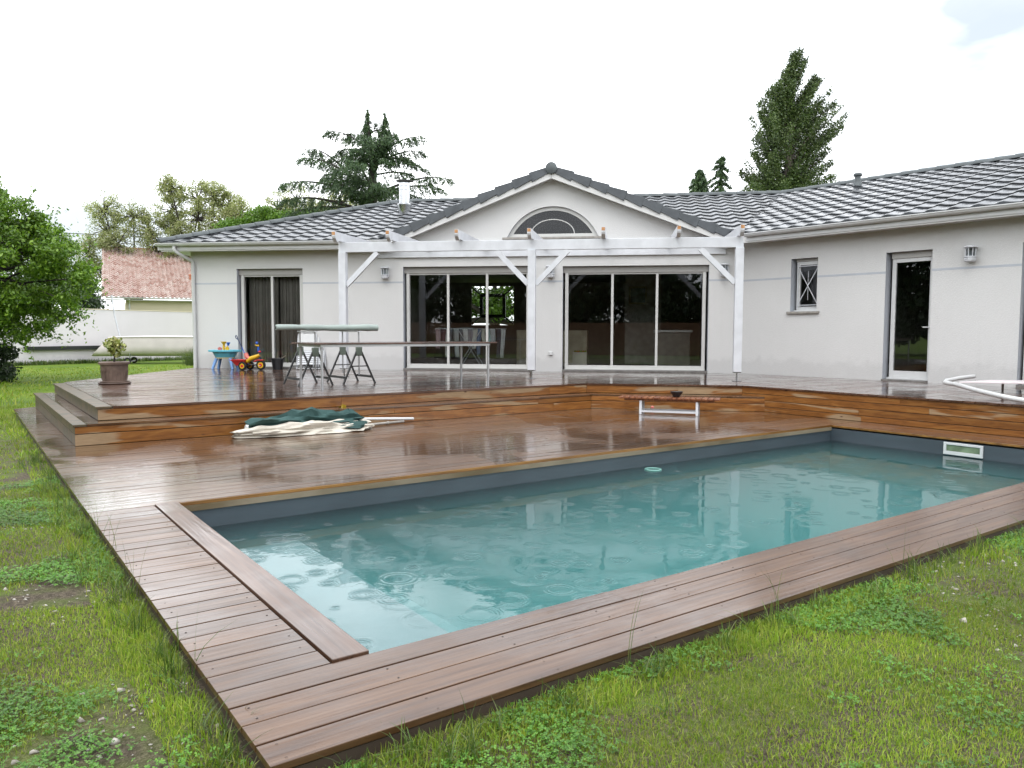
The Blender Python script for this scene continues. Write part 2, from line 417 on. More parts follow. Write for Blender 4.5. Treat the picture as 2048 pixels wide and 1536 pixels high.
# ------------------------------------------------------------------ decks
def clip(poly, ax, val, keep_greater):
    out = []
    for i in range(len(poly)):
        a, b = poly[i - 1], poly[i]
        ia = (a[ax] >= val) == keep_greater or a[ax] == val; ib = (b[ax] >= val) == keep_greater or b[ax] == val
        if ia != ib:
            t = (val - a[ax]) / (b[ax] - a[ax]); out.append((a[0] + t * (b[0] - a[0]), a[1] + t * (b[1] - a[1])))
        if ib: out.append(b)
    return out
def boards(mb, poly, ztop, th=.026, pitch=.15, gap=.009, ax=1, origin=0, joint=4.2, ndiv=1):
    lo = min(p[ax] for p in poly); hi = max(p[ax] for p in poly); k = math.floor((lo - origin) / pitch)
    y = origin + k * pitch
    while y < hi:
        c = clip(poly, ax, max(lo, y + gap / 2), True); c = clip(c, ax, y + pitch - gap / 2, False) if c else c
        y += pitch
        if len(c) < 3: continue
        o = 1 - ax; a = min(p[o] for p in c); b = max(p[o] for p in c)
        if b - a < .02 or max(p[ax] for p in c) - min(p[ax] for p in c) < .012: continue
        cuts = [a]; q = a + random.uniform(1.2, joint)
        while q < b - .8 and joint < 50: cuts.append(q); q += random.uniform(2.4, joint)
        cuts.append(b)
        for i in range(len(cuts) - 1):
            d = clip(c, o, cuts[i] + .001, True); d = clip(d, o, cuts[i + 1] - .001, False) if d else d
            if len(d) >= 3:
                z = ztop + random.uniform(-.0012, .0012)
                mb.prism(d if ax == 1 else d, z - th, z)
deck = empty('pool_deck', PO, PA); tag(deck, kind='structure')
mb = MB(); boards(mb, [(-.61, 3.455), (9.68, 3.455), (9.68, 5.55), (7.95, 7.6), (-.61, 7.6)], 0, origin=3.455)
boards(mb, [(-.61, 7.6), (.05, 7.6), (.05, 13.1), (-.28, 12.95), (-.61, 12.72)], 0, origin=3.455, joint=99)
mb.build('decking_boards', M['deck'], deck, bevel=.002)
mb = MB(); boards(mb, [(-.61, -.605), (16, -.605), (16, -.004), (-.61, -.004)], 0, origin=-.604, joint=6)
boards(mb, [(-.61, .0), (-.165, .0), (-.165, 3.452), (-.61, 3.452)], 0, origin=-.004, joint=99)
mb.build('near_boards', M['deck_near'], deck, bevel=.002)
mb = MB()
for yb in (-.604, -.454, -.304, -.154):
    for k in range(30):
        for dy_ in (.03, .12):
            mb.at(-.55 + .55 * k + random.uniform(-.006, .006), yb + dy_ + random.uniform(-.004, .004), .0006); mb.lathe([(.0045, -.004), (.0045, .0), (.002, -.001)], 8, cap0=False, cap1=True)
for k in range(23):
    for xx_ in (-.565, -.21): mb.at(xx_ + random.uniform(-.005, .005), .07 + .15 * k, .0006); mb.lathe([(.0045, -.004), (.0045, .0), (.002, -.001)], 8, cap0=False, cap1=True)
mb.at(); mb.build('deck_screws', mat('rusty_screw_head', (.03, .02, .015), .5), deck)
mb = MB(); mb.box(-.158, .004, .002, 3.451, -.014, .011); mb.build('coping_board', M['deck_cap'], deck, bevel=.003)
mb = MB(); boards(mb, [(8.93, -.004), (9.68, -.004), (9.68, 3.45), (8.93, 3.45)], 0, origin=8.93, ax=0, joint=99)
mb.build('far_end_boards', M['deck_y'], deck, bevel=.002)
mb = MB()   # edge board under the overhang, facing the lawn, then pool side
mb.box(-.595, -.575, -.59, 12.7, GZ - .1, -.03); mb.box(-.595, 16, -.595, -.575, GZ - .1, -.03)
mb.build('skirt_board', M['dark'], deck)
mb = MB(); mb.box(.02, 8.9, 3.447, 3.468, -.030, -.0005 - .026); mb.box(.0, 8.93, 3.44, 3.4546, -.027, -.002)
mb.box(8.915, 8.9296, -.0, 3.44, -.027, -.002); mb.box(-.004, 8.93, -.024, -.010, -.05, -.028)
mb.build('pool_edge_trim', M['golden'], deck)

ter = empty('terrace', PO, PA); tag(ter, kind='structure')
UP = [(.165, 7.535), (7.80, 7.535), (9.655, 5.59), (9.655, -3.5), (13.7, -3.5), (12.90, 8.19), (3.39, 17.35), (.165, 12.9)]
mb = MB(); boards(mb, UP, ZU, origin=7.535); mb.build('decking_boards', M['deck_up'], ter, bevel=.002)
mb = MB(); mb.box(-.02, .157, 7.535, 12.65, ZU - .026, ZU + .001); mb.box(-.30, -.16, 7.235, 12.9, .2245, .2505)
mb.build('mossy_border_board', M['mossy'], ter, bevel=.003)
mb = MB(); boards(mb, [(-.155, 7.235), (7.66, 7.235), (7.86, 7.57), (-.155, 7.57)], .25, pitch=.166, origin=7.235)
mb.box(-.155, .0, 7.575, 12.8, .224, .25)
dx, dy = .694, -.72; nx, ny = .72, .694
def mid(t, off): return (7.65 + dx * t + nx * off, 7.25 + dy * t + ny * off)
e1 = (9.68 - 7.65 - nx * -.015) / dx; e2 = (9.68 - 7.65 - nx * .32) / dx
mb.prism([(7.665, 7.235), (9.675, 7.235 + (9.675 - 7.665) * dy / dx), (9.675, 5.60), mid(.08, .31), (7.865, 7.57)], .224, .25)
mb.build('step_tread', M['deck'], ter, bevel=.002)
def riser(mb, a, b, rows, th=.02, jmin=1.6, jmax=4.5):
    a = Vector((*a, 0)); b = Vector((*b, 0)); ln = (b - a).length; ang = math.atan2(b.y - a.y, b.x - a.x)
    mb.at(a.x, a.y, 0, ang)
    for z0, z1 in rows:
        q = 0
        while q < ln:
            e = q + random.uniform(jmin, jmax)
            if ln - e < .7: e = ln
            mb.box(q + .001, e - .001, 0, th, z0 + .003, z1 - .003); q = e
    mb.at()
mb = MB()
riser(mb, (-.28, 7.25), (7.65, 7.25), [(0.0, .135), (.138, .2235)])
riser(mb, (.0, 7.55), (7.81, 7.55), [(.252, .393)])
riser(mb, (7.652, 7.25), (9.68, 7.25 + 2.028 * dy / dx), [(0.0, .135), (.138, .2235)], jmin=1.3)
riser(mb, (7.812, 7.55), (9.68, 5.61), [(.252, .393)], jmin=1.1, jmax=2)
mb.build('front_riser', M['riser'], ter, bevel=.002)
mb = MB(); riser(mb, (9.68, 5.62), (9.68, -3.5), [(-.0, .085), (.087, .19), (.192, .29), (.292, .393)], jmax=3.6)
mb.build('end_riser', M['riser_wet'], ter, bevel=.002)
mb = MB(); riser(mb, (-.28, 12.85), (-.28, 7.252), [(0, .135), (.138, .2235)]); riser(mb, (0, 12.65), (0, 7.552), [(.252, .393)])
mb.build('side_riser', M['mossy'], ter, bevel=.002)
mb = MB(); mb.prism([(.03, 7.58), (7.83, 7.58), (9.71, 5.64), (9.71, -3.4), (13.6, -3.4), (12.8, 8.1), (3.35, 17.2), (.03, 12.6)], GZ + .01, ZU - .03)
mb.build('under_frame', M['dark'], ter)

# ------------------------------------------------------------------ pool and water
pool = empty('swimming_pool', PO, PA, 'long rectangular in-ground pool with grey liner and steps at its near left end', 'pool')
X1, Y0, Y1 = 8.90, .02, 3.44
mb = MB()
for (x0, x1, y0, y1) in ((0, X1, Y1, Y1 + .15), (0, X1, Y0 - .15, Y0), (-.15, 0, Y0 - .15, Y1 + .15), (X1, X1 + .15, Y0 - .15, Y1 + .15)):
    mb.box(x0, x1, y0, y1, -1.6, -.052)
mb.build('wall', M['liner'], pool)
mb = MB(); mb.box(0, X1, Y0, Y1, -1.6, -1.45)
mb.box(0, .95, Y0, Y1, -1.45, -.44); mb.box(.95, 1.4, Y0, Y1, -1.45, -.78); mb.box(1.4, 1.85, Y0, Y1, -1.45, -1.05)
mb.build('floor', M['liner_floor'], pool)
mb = MB(); mb.box(.001, X1 - .001, Y1 - .014, Y1 - .001, -.076, -.029); mb.build('liner_strip', M['capstrip'], pool)
# skimmer in the far end wall
sk = empty('skimmer'); sk.parent = pool; sk.location = (X1, 1.62, -.125)
mb = MB(); a, b_ = .235, .068
mb.box(-.022, -.001, -a, a, b_ - .03, b_); mb.box(-.022, -.001, -a, a, -b_ - .02, -b_ + .025)
mb.box(-.022, -.001, -a, -a + .035, -b_ + .026, b_ - .031); mb.box(-.022, -.001, a - .035, a, -b_ + .026, b_ - .031)
mb.build('skimmer_frame', M['pvc'], sk, bevel=.004)
mb = MB(); mb.box(-.010, -.002, -a + .037, a - .037, -b_ + .027, b_ - .033); mb.build('skimmer_flap', M['skimwater'], sk)
mb = MB(); mb.at(7.3, 1.7, -1.45); mb.lathe([(.14, .0), (.13, .02), (.05, .03), (.001, .03)], 28); mb.build('floor_drain', M['pvc'], pool, smooth=True)

def water():
    m, n, l, b = new_mat('pool_water'); n.remove(b)
    v = mapping(n, l)
    # rain rings
    rings = None; gate_prev = None
    for sc, lam, seed in ((2.3, .030, 0), (1.5, .042, 5), (3.4, .022, 9)):
        vm = mapping(n, l, (1, 1, 0), (seed, seed * .7, 0))
        vo = n.new('ShaderNodeTexVoronoi'); vo.voronoi_dimensions = '2D'; vo.inputs['Scale'].default_value = sc; l.new(vm, vo.inputs[0])
        sep = n.new('ShaderNodeSeparateColor'); l.new(vo.outputs['Color'], sep.inputs[0])
        def mth(op, a, b=None):
            q = n.new('ShaderNodeMath'); q.operation = op
            for i, x in enumerate((a, b)):
                if x is None: continue
                if isinstance(x, (int, float)): q.inputs[i].default_value = x
                else: l.new(x, q.inputs[i])
            return q.outputs[0]
        d = mth('DIVIDE', vo.outputs['Distance'], sc)
        r0 = mth('MULTIPLY', sep.outputs[0], .13)
        q = mth('DIVIDE', mth('SUBTRACT', d, r0), .028)
        env = mth('EXPONENT', mth('MULTIPLY', mth('MULTIPLY', q, q), -1.0))
        wv = mth('SINE', mth('MULTIPLY', d, 2 * math.pi / lam))
        amp = mth('GREATER_THAN', sep.outputs[1], .35)
        h = mth('MULTIPLY', mth('MULTIPLY', env, wv), mth('MULTIPLY', amp, mth('SUBTRACT', 1.05, sep.outputs[0])))
        rings = h if rings is None else mth('ADD', rings, h)
    w1 = noise(n, l, v, 2.2, 3); w2 = noise(n, l, v, 14, 3)
    k = bump(n, l, w1, None, .0016); k = bump(n, l, w2, None, .0004, 1, k); k = bump(n, l, rings, None, .0016, 1, k)
    g = n.new('ShaderNodeBsdfGlossy'); g.inputs['Roughness'].default_value = .015; l.new(k, g.inputs['Normal'])
    t = n.new('ShaderNodeBsdfTransparent'); t.inputs[0].default_value = (.97, .99, .99, 1)
    f = n.new('ShaderNodeFresnel'); f.inputs[0].default_value = 1.40; l.new(k, f.inputs['Normal'])
    ms = n.new('ShaderNodeMixShader'); l.new(f.outputs[0], ms.inputs[0]); l.new(t.outputs[0], ms.inputs[1]); l.new(g.outputs[0], ms.inputs[2])
    out = n['Material Output']; l.new(ms.outputs[0], out.inputs[0])
    va = n.new('ShaderNodeVolumeAbsorption'); va.inputs[0].default_value = (.12, .84, .82, 1); va.inputs['Density'].default_value = .58
    vs = n.new('ShaderNodeVolumeScatter'); vs.inputs[0].default_value = (.50, .87, .86, 1); vs.inputs['Density'].default_value = .62; vs.inputs['Anisotropy'].default_value = .3
    ad = n.new('ShaderNodeAddShader'); l.new(va.outputs[0], ad.inputs[0]); l.new(vs.outputs[0], ad.inputs[1]); l.new(ad.outputs[0], out.inputs['Volume'])
    mb = MB(); mb.box(-.06, X1 + .06, Y0 - .06, Y1 + .06, -1.53, -.225)
    o = mb.build('water', m); o.location = PO; o.rotation_euler = (0, 0, PA); o['kind'] = 'structure'
water()

mb = MB(); mb.tube([(.085 * math.cos(t), .085 * math.sin(t), 0) for t in np.linspace(0, 2 * math.pi, 24, endpoint=False)], .013, 10, closed=True)
o = mb.build('floating_ring', M['ring'], smooth=True); o.location = P(5.02, 3.22, -.222); tag(o, 'small pale green ring floating in the pool near the far edge', 'pool ring')

# ------------------------------------------------------------------ house
house = empty('house', FO, FA, 'single-storey beige rendered house with slate-grey tiled roof, gable and angled wing', 'house')
DW = WA - FA     # wing direction inside the house frame
def wall_panel(mb, rv, x0, x1, z0, z1, openings, th=.22):
    xs = sorted({x0, x1, *[o[0] for o in openings], *[o[1] for o in openings]})
    zs = sorted({z0, z1, *[o[2] for o in openings], *[o[3] for o in openings]})
    for i in range(len(xs) - 1):
        for j in range(len(zs) - 1):
            cx = (xs[i] + xs[i + 1]) / 2; cz = (zs[j] + zs[j + 1]) / 2
            if any(o[0] < cx < o[1] and o[2] < cz < o[3] for o in openings): continue
            a, b, c, d = xs[i], xs[i + 1], zs[j], zs[j + 1]
            mb.add([(a, 0, c), (b, 0, c), (b, 0, d), (a, 0, d)], [(0, 1, 2, 3)])
            mb.add([(a, th, c), (b, th, c), (b, th, d), (a, th, d)], [(3, 2, 1, 0)])
    rv0 = rv
    for (a, b, c, d) in openings:
        rv = MB(); rv.T = rv0.T
        rv.add([(a, 0, c), (a, th, c), (a, th, d), (a, 0, d)], [(0, 1, 2, 3)])
        rv.add([(b, 0, c), (b, th, c), (b, th, d), (b, 0, d)], [(3, 2, 1, 0)])
        rv.add([(a, 0, d), (a, th, d), (b, th, d), (b, 0, d)], [(0, 1, 2, 3)])
        rv.add([(a, 0, c), (a, th, c), (b, th, c), (b, 0, c)], [(3, 2, 1, 0)])
        rv.build('window_reveal', M['reveal'], house)
wm = MB(); rv = MB()
D1 = (-7.79, -4.72, .0, 2.45); D2 = (-3.99, -.70, .0, 2.43); W1 = (-12.0, -10.30, .0, 2.44)
wall_panel(wm, rv, -13.2, 0, -.55, 2.95, [D1, D2, W1])
wm.at(0, 0, 0, DW); rv.at(0, 0, 0, DW)
SW = (1.22, 1.82, 1.36, 2.46); WD = (3.21, 4.05, .0, 2.44); WD2 = (5.49, 7.6, .0, 2.44)
wall_panel(wm, rv, 0, 10.5, -.55, 2.95, [SW, WD, WD2])
wm.at(); rv.at()
# side, back and wing end walls
def wq(a, b, z0=-.55, z1=2.95): wm.add([(a[0], a[1], z0), (b[0], b[1], z0), (b[0], b[1], z1), (a[0], a[1], z1)], [(0, 1, 2, 3)])
def wl(x, y): c, s = math.cos(DW), math.sin(DW); return (c * x - s * y, s * x + c * y)
wq((-13.2, 8.5), (-13.2, 0)); 
J = (8.5 * math.tan(-DW / 2), 8.5)
# back wall with the living room's rear window opening
bx0, bx1, bz0, bz1 = -7.81, -6.33, 1.15, 2.48
for (a, b, c, d) in ((-13.2, bx0, -.55, 2.95), (bx1, J[0], -.55, 2.95), (bx0, bx1, -.55, bz0), (bx0, bx1, bz1, 2.95)):
    wm.add([(a, 8.5, c), (b, 8.5, c), (b, 8.5, d), (a, 8.5, d)], [(3, 2, 1, 0)])
wq(wl(10.5, 8.5), J); wq(wl(10.5, 0), wl(10.5, 8.5))
# gable wall
GX, GS = -4.24, .387
def gz(x): return 4.43 - GS * abs(x - GX)
AX, AW, AB, AR = -4.235, 1.09, 3.10, 1.14
AC = AB + .70 - AR
def arc(x, r=AR):
    q = r * r - (x - AX) ** 2
    return AC + math.sqrt(max(q, 0))
xs = sorted(set([-8.0, GX, -.48] + [AX - AW, AX + AW] + [AX + AW * math.sin(t) for t in np.linspace(-1.57, 1.57, 33)] + list(np.linspace(-8.0, -.48, 21))))
for i in range(len(xs) - 1):
    a, b = xs[i], xs[i + 1]; c = (a + b) / 2
    if abs(c - AX) < AW:
        wm.add([(a, 0, 2.95), (b, 0, 2.95), (b, 0, AB), (a, 0, AB)], [(0, 1, 2, 3)])
        wm.add([(a, 0, max(AB, arc(a))), (b, 0, max(AB, arc(b))), (b, 0, gz(b)), (a, 0, gz(a))], [(0, 1, 2, 3)])
        rv.add([(a, 0, max(AB, arc(a))), (b, 0, max(AB, arc(b))), (b, .13, max(AB, arc(b))), (a, .13, max(AB, arc(a)))], [(0, 1, 2, 3)])
    else: wm.add([(a, 0, 2.95), (b, 0, 2.95), (b, 0, max(2.951, gz(b))), (a, 0, max(2.951, gz(a)))], [(0, 1, 2, 3)])
wm.build('wall', M['wall'], house); rv.build('window_reveal', M['reveal'], house)

mb = MB()
def stripe(mb, x0, x1, ops, z=2.055):
    cur = x0
    for o in sorted(ops) + [(x1, x1)]:
        if o[0] > cur + .01: m2 = MB(); m2.T = mb.T; m2.box(cur, o[0], -.003, -.0005, z, z + .04); m2.build('wall_stripe', M['stripe'], house)
        cur = o[1]
stripe(mb, -13.2, -.001, [D1, D2, W1], 2.065); mb.at(0, 0, 0, DW); stripe(mb, .004, 10.5, [SW, WD, WD2], 2.045)

# glazed openings
def sliding(name, x0, x1, z0, z1, n, parent, T=(0, 0, 0), rz=0, box=.15, fw=.045, yb=.13, y2=.22, last_hidden=False):
    e = empty(name); e.parent = parent; e.location = T; e.rotation_euler = (0, 0, rz)
    a = MB(); zt = z1 - box
    a.box(x0 + .002, x1 - .002, yb - .03, y2, zt, z1 - .002); a.build('shutter_box', M['shutter'], e, bevel=.004)
    a = MB(); zb = z0 + .07
    a.box(x0 + .05, x1 - .05, yb - .055, y2, z0 + .045, zb)                         # rail
    a.box(x0 + .05, x0 + .05 + fw + .03, yb - .02, y2 - .02, zb, zt - .001); a.box(x1 - .05 - fw - .03, x1 - .05, yb - .02, y2 - .02, zb, zt - .001)
    xa = x0 + .05 + fw + .03; xb = x1 - .05 - fw - .03
    a.box(xa, xb, yb + .0, y2 - .04, zt - .035, zt - .001)
    a.box(xa, xb, yb - .015, y2 - .03, zb, zb + .075)
    for i in range(1, n):
        x = xa + (xb - xa) * i / n; a.box(x - .028, x + .028, yb - .008, y2 - .04, zb + .076, zt - .036)
    a.build('frame', M['alu'], e, bevel=.003)
    a = MB()
    for i in range(n):
        p, q = xa + (xb - xa) * i / n, xa + (xb - xa) * (i + 1) / n
        a.add([(p + .02, yb + .05, zb + .07), (q - .02, yb + .05, zb + .07), (q - .02, yb + .05, zt - .03), (p + .02, yb + .05, zt - .03)], [(0, 1, 2, 3)])
    a.build('pane', M['glass'], e)
    a = MB(); a.box(x0 + .001, x1 - .001, -.04, y2, z0 - .0, z0 + .042); a.build('threshold', M['wetstone'], e, bevel=.003)
    return e
sliding('sliding_door', *D1, 3, house); sliding('sliding_door', *D2, 3, house); sliding('sliding_window', *W1, 2, house)
sliding('sliding_window', *WD2, 2, house, rz=DW)
def casement(name, x0, x1, z0, z1, rz, door):
    e = empty(name); e.parent = house; e.rotation_euler = (0, 0, rz); yb = .12; f = .075
    a = MB()
    if door: zt = z1 - .12; zb = z0 + .06
    else: zt = z1 - .06; zb = z0 + .03
    a.box(x0 + .06, x1 - .001, yb - .02, yb + .08, zt, z1 - .001)
    a.build('shutter_box', M['shutter'], e, bevel=.003)
    a = MB(); xl = x0 + .07; xr = x1 - .002
    a.box(xl, xl + f, yb, yb + .07, zb, zt - .001); a.box(xr - f, xr, yb, yb + .07, zb, zt - .001)
    a.box(xl + f, xr - f, yb, yb + .07, zb, zb + (.13 if door else .07)); a.box(xl + f, xr - f, yb, yb + .07, zt - f, zt - .001)
    a.box(xl - .03, xr, yb - .04, yb + .09, zb - .03, zb - .001)
    a.build('frame', M['pvc'], e, bevel=.004)
    a = MB(); y = yb + .03
    a.add([(xl + f, y, zb + .06), (xr - f, y, zb + .06), (xr - f, y, zt - f), (xl + f, y, zt - f)], [(0, 1, 2, 3)])
    a.build('pane', M['glass'], e)
    if door:
        a = MB(); a.tube([(xr - .045, yb - .001, 1.02), (xr - .045, yb - .05, 1.02), (xr - .15, yb - .05, 1.02)], .011, 8); a.build('handle', M['pvc'], e, smooth=True)
        a = MB(); a.box(x0 + .001, x1 - .001, -.05, yb + .1, z0, z0 + .029); a.build('threshold', M['wetstone'], e)
    else:
        a = MB(); y = yb - .03; x0b, x1b = xl + .04, xr - .02; za, zc = zb + .10, zt - .10
        for q in ((x0b, za, x1b, za), (x0b, zc, x1b, zc)): a.bar((q[0], y, q[1]), (q[2], y, q[3]), .014)
        a.bar((x0b, y, za), (x1b, y, zc), .012); a.bar((x0b, y - .013, zc), (x1b, y - .013, za), .012)
        mzz = (za + zc) / 2; mxx = (x0b + x1b) / 2
        a.tube([(mxx, y, mzz - .3), (mxx, y, mzz + .3)], .0055, 6)
        for k in range(2): a.bar((x0b if k == 0 else x1b, y, zb + .02), (x0b if k == 0 else x1b, y, zt - .03), .012)
        a.build('window_bars', M['white'], e)
        a = MB(); a.box(x0 - .06, x1 + .06, -.05, yb - .045, z0 - .05, z0 - .001); a.build('sill', M['stone'], e, bevel=.004)
    return e
casement('wing_window', *SW, DW, False); casement('wing_door', *WD, DW, True)
# arched window
aw = empty('arched_window'); aw.parent = house
mb = MB()
def arcpts(r, n=36, base=AB):
    h = r - (AR - .70); hw = math.sqrt(max(0, r * r - (base - AC) ** 2)); th = math.atan2(base - AC, hw)
    return [(AX + r * math.cos(t), AC + r * math.sin(t)) for t in np.linspace(math.pi - th, th, n)]
o_, i_ = arcpts(AR - .002, base=AB + .002), arcpts(AR - .085, base=AB + .085)
yf, yk = .075, .128
vs = []; fs = []
for (ox, oz), (ix, iz) in zip(o_, i_): vs += [(ox, yf, oz), (ix, yf, iz), (ix, yk, iz), (ox, yk, oz)]
for k in range(len(o_) - 1):
    b = k * 4
    for q in range(4): fs.append((b + q, b + (q + 1) % 4, b + 4 + (q + 1) % 4, b + 4 + q))
mb.add(vs, fs); mb.box(AX - AW + .03, AX + AW - .03, yf + .002, yk - .002, AB + .002, AB + .083)
mb.build('frame', M['alu'], aw)
mb = MB(); mb.tube([(AX + .50 * math.cos(t), .098, AB + .08 + .33 * math.sin(t)) for t in np.linspace(0, math.pi, 24)], .011, 6); mb.build('glazing_bar', M['alu'], aw)
mb = MB(); mb.add([(x, .105, z) for x, z in i_], [tuple(range(len(i_)))]); mb.build('pane', M['skyglass'], aw)
mb = MB(); mb.box(AX - AW - .07, AX + AW + .07, -.06, .07, AB - .05, AB - .001); mb.build('sill', M['stone'], aw, bevel=.004)

# interior of the living room and the bedroom
mb = MB()
def room(x0, x1, y0, y1, z0, z1, hole=None):
    mb.add([(x0, y0, z0), (x1, y0, z0), (x1, y1, z0), (x0, y1, z0)], [(0, 1, 2, 3)])
    mb.add([(x0, y0, z1), (x1, y0, z1), (x1, y1, z1), (x0, y1, z1)], [(3, 2, 1, 0)])
    mb.add([(x0, y0, z0), (x0, y1, z0), (x0, y1, z1), (x0, y0, z1)], [(0, 1, 2, 3)])
    mb.add([(x1, y0, z0), (x1, y1, z0), (x1, y1, z1), (x1, y0, z1)], [(3, 2, 1, 0)])
    qs = [(x0, x1, z0, z1)] if not hole else [(x0, hole[0], z0, z1), (hole[1], x1, z0, z1), (hole[0], hole[1], z0, hole[2]), (hole[0], hole[1], hole[3], z1)]
    for a, b, c, d in qs: mb.add([(a, y1, c), (b, y1, c), (b, y1, d), (a, y1, d)], [(3, 2, 1, 0)])
room(-9.4, -.1, .23, 8.42, .01, 2.60, (bx0, bx1, bz0, bz1)); room(-13.1, -9.5, .23, 5, .01, 2.6)
mb.build('room_lining', M['interior'], house)
mb = MB(); mb.at(0, 0, 0, DW); room(.9, 2.3, .23, 3, .01, 2.6); room(2.4, 4.9, .23, 4, .01, 2.6); room(5.0, 9.5, .23, 4, .01, 2.6); mb.build('wing_room_lining', M['interior'], house)
mb = MB(); mb.box(-2.55, -1.55, 4.2, 4.3, .02, 2.59)
mb.build('inner_partition', mat('pale_partition', (.42, .41, .38), .8), house)
mb = MB(); cx, cz = (bx0 + bx1) / 2, (bz0 + bz1) / 2; y = 8.46
for s_, t_ in ((.42, .09),):
    mb.box(cx - s_ - .03, cx + s_ + .03, y - .03, y + .03, cz + s_ - .12, cz + s_ - .01); mb.box(cx - s_ - .03, cx + s_ + .03, y - .03, y + .03, cz - s_ + .01, cz - s_ + .12)
    mb.box(cx - s_ - .03, cx - s_ + .08, y - .028, y + .028, cz - s_ + .125, cz + s_ - .125); mb.box(cx + s_ - .08, cx + s_ + .03, y - .028, y + .028, cz - s_ + .125, cz + s_ - .125)
for i in (-1, 1):
    for j in (-1, 1): mb.bar((cx + i * .42, y, cz + j * .38), (cx + i * .73, y, cz + j * .64), .08, .05)
mb.build('rear_window_bars', M['black'], house)

# ---- tiled roof
def tiled(mb, xmin, xmax, ylo, yhi, z0, slope, T, per=.38, nrow=12, amp=.034, step=.03, seg=8, uoff=0):
    """roof sheet on the plane z = z0 + slope*(y-ylo), x limits are functions of y; rolls run up the slope, courses overlap"""
    sl = math.hypot(1, slope); U0 = min(xmin(ylo), xmin(yhi)); U1 = max(xmax(ylo), xmax(yhi))
    nu = int((U1 - U0) / per * seg) + 1; us = np.linspace(U0, U1, nu + 1)
    ph = 2 * np.pi * (us / per + uoff); prof = amp * (0.5 + 0.5 * np.cos(ph) + .14 * np.cos(2 * ph + .9))
    V = []; rows = []
    dv = (yhi - ylo) / nrow
    for r in range(nrow):
        for k, (t, h) in enumerate(((0.0, .0), (0.0, step), (.12, step + .004), (1.0, .004))):
            y = ylo + (r + t) * dv
            hh = h + (prof * (1.0 if k else .55))
            x = np.clip(us, xmin(y), xmax(y)); z = z0 + slope * (y - ylo)
            V.append(np.stack([x, np.full_like(x, y) - hh * slope / sl, z + hh / sl], 1))
    V = np.concatenate(V); n = nu + 1; F = []
    for r in range(nrow * 4 - 1):
        i = np.arange(nu) + r * n; F.append(np.stack([i, i + 1, i + 1 + n, i + n], 1))
    F = np.concatenate(F)
    # drop quads collapsed by clamping
    e = V[F]; ok = (np.abs(e[:, 0, 0] - e[:, 1, 0]) + np.abs(e[:, 3, 0] - e[:, 2, 0])) > 1e-5
    F = F[ok]; k = len(mb.v)
    Vt = (np.asarray(T)[:3, :3] @ V.T).T + np.asarray(T)[:3, 3]
    mb.v += [tuple(p) for p in Vt.tolist()]; mb.f += [tuple(int(q) + k for q in f) for f in F]
EZ, SL, OH, RY = 3.03, .35, .45, 4.25
RZ_ = EZ + SL * (RY + OH)
HX = -13.75
th2 = -DW / 2                      # half of the bend: valley direction
vx = lambda y: y * math.tan(th2)   # valley: x as a function of y in the front frame (reflex side)
I4 = Matrix.Identity(4)
rf = MB()
gv = lambda y: max(0, (4.60 - EZ - SL * (y + OH)) / .387)      # where the gable slopes cut the main slope
tiled(rf, lambda y: HX + (y + OH), lambda y: GX - gv(y) + .04, -OH, RY, EZ, SL, I4)
tiled(rf, lambda y: min(GX + gv(y) - .04, vx(y)), lambda y: vx(y), -OH, RY, EZ, SL, I4)
TW = Matrix.Rotation(DW, 4, 'Z')
tiled(rf, lambda y: -vx(y), lambda y: 11.2, -OH, RY, EZ, SL, TW)
# left hip end and rear slopes
tiled(rf, lambda y: -(2 * RY + OH) + (y + OH) + .0, lambda y: OH - (y + OH), -OH, RY, EZ, SL, Matrix.Translation((HX + OH, 0, 0)) @ Matrix.Rotation(R(-90), 4, 'Z'))
back = MB()
back.add([(HX + RY + OH, RY, RZ_), (vx(RY), RY, RZ_), (vx(RY) + 1.9, 2 * RY + OH, EZ), (HX, 2 * RY + OH, EZ)], [(0, 1, 2, 3)])
back.at(0, 0, 0, DW); back.add([(-vx(RY), RY, RZ_), (11.2, RY, RZ_), (11.2, 2 * RY + OH, EZ), (-vx(RY) - 1.9, 2 * RY + OH, EZ)], [(0, 1, 2, 3)])
back.build('rear_roof', M['tile'], house)
# gable roof: two slopes running back from the verge
GO = .28
GP = 4.60
for sgn in (-1, 1):
    # local x runs along the gable ridge, y up the slope
    if sgn < 0: T = Matrix.Translation((GX, 0, 0)) @ Matrix.Rotation(R(-90), 4, 'Z')   # slope rises towards +x
    else: T = Matrix.Translation((GX, 0, 0)) @ Matrix.Rotation(R(90), 4, 'Z')
    if sgn < 0: tiled(rf, lambda y: -RY, lambda y: GO - .02, -4.05, 0, GP - GS * 4.05, GS, T, nrow=10)
    else: tiled(rf, lambda y: -GO + .02, lambda y: RY, -4.05, 0, GP - GS * 4.05, GS, T, nrow=10)
rf.build('roof', M['tile'], house)
def caps(mb, a, b, r=.11, ln=.40):
    a = Vector(a); b = Vector(b); d = b - a; n = max(1, round(d.length / ln)); u = d.normalized()
    side = u.cross(Vector((0, 0, 1))).normalized(); up = side.cross(u)
    for i in range(n):
        p = a + d * (i / n) - u * .03; q = a + d * ((i + 1) / n) + u * .01
        vs = []
        for (c, rr) in ((p, r * 1.1), (q, r * .93)):
            for k in range(9):
                t = math.pi * k / 8; vs.append(tuple(c + side * rr * math.cos(t) + up * (rr * .85 * math.sin(t) - .02)))
        fs = [(k, k + 1, 10 + k, 9 + k) for k in range(8)] + [tuple(range(9)), tuple(range(9, 18))[::-1]]
        mb.add(vs, fs)
mb = MB()
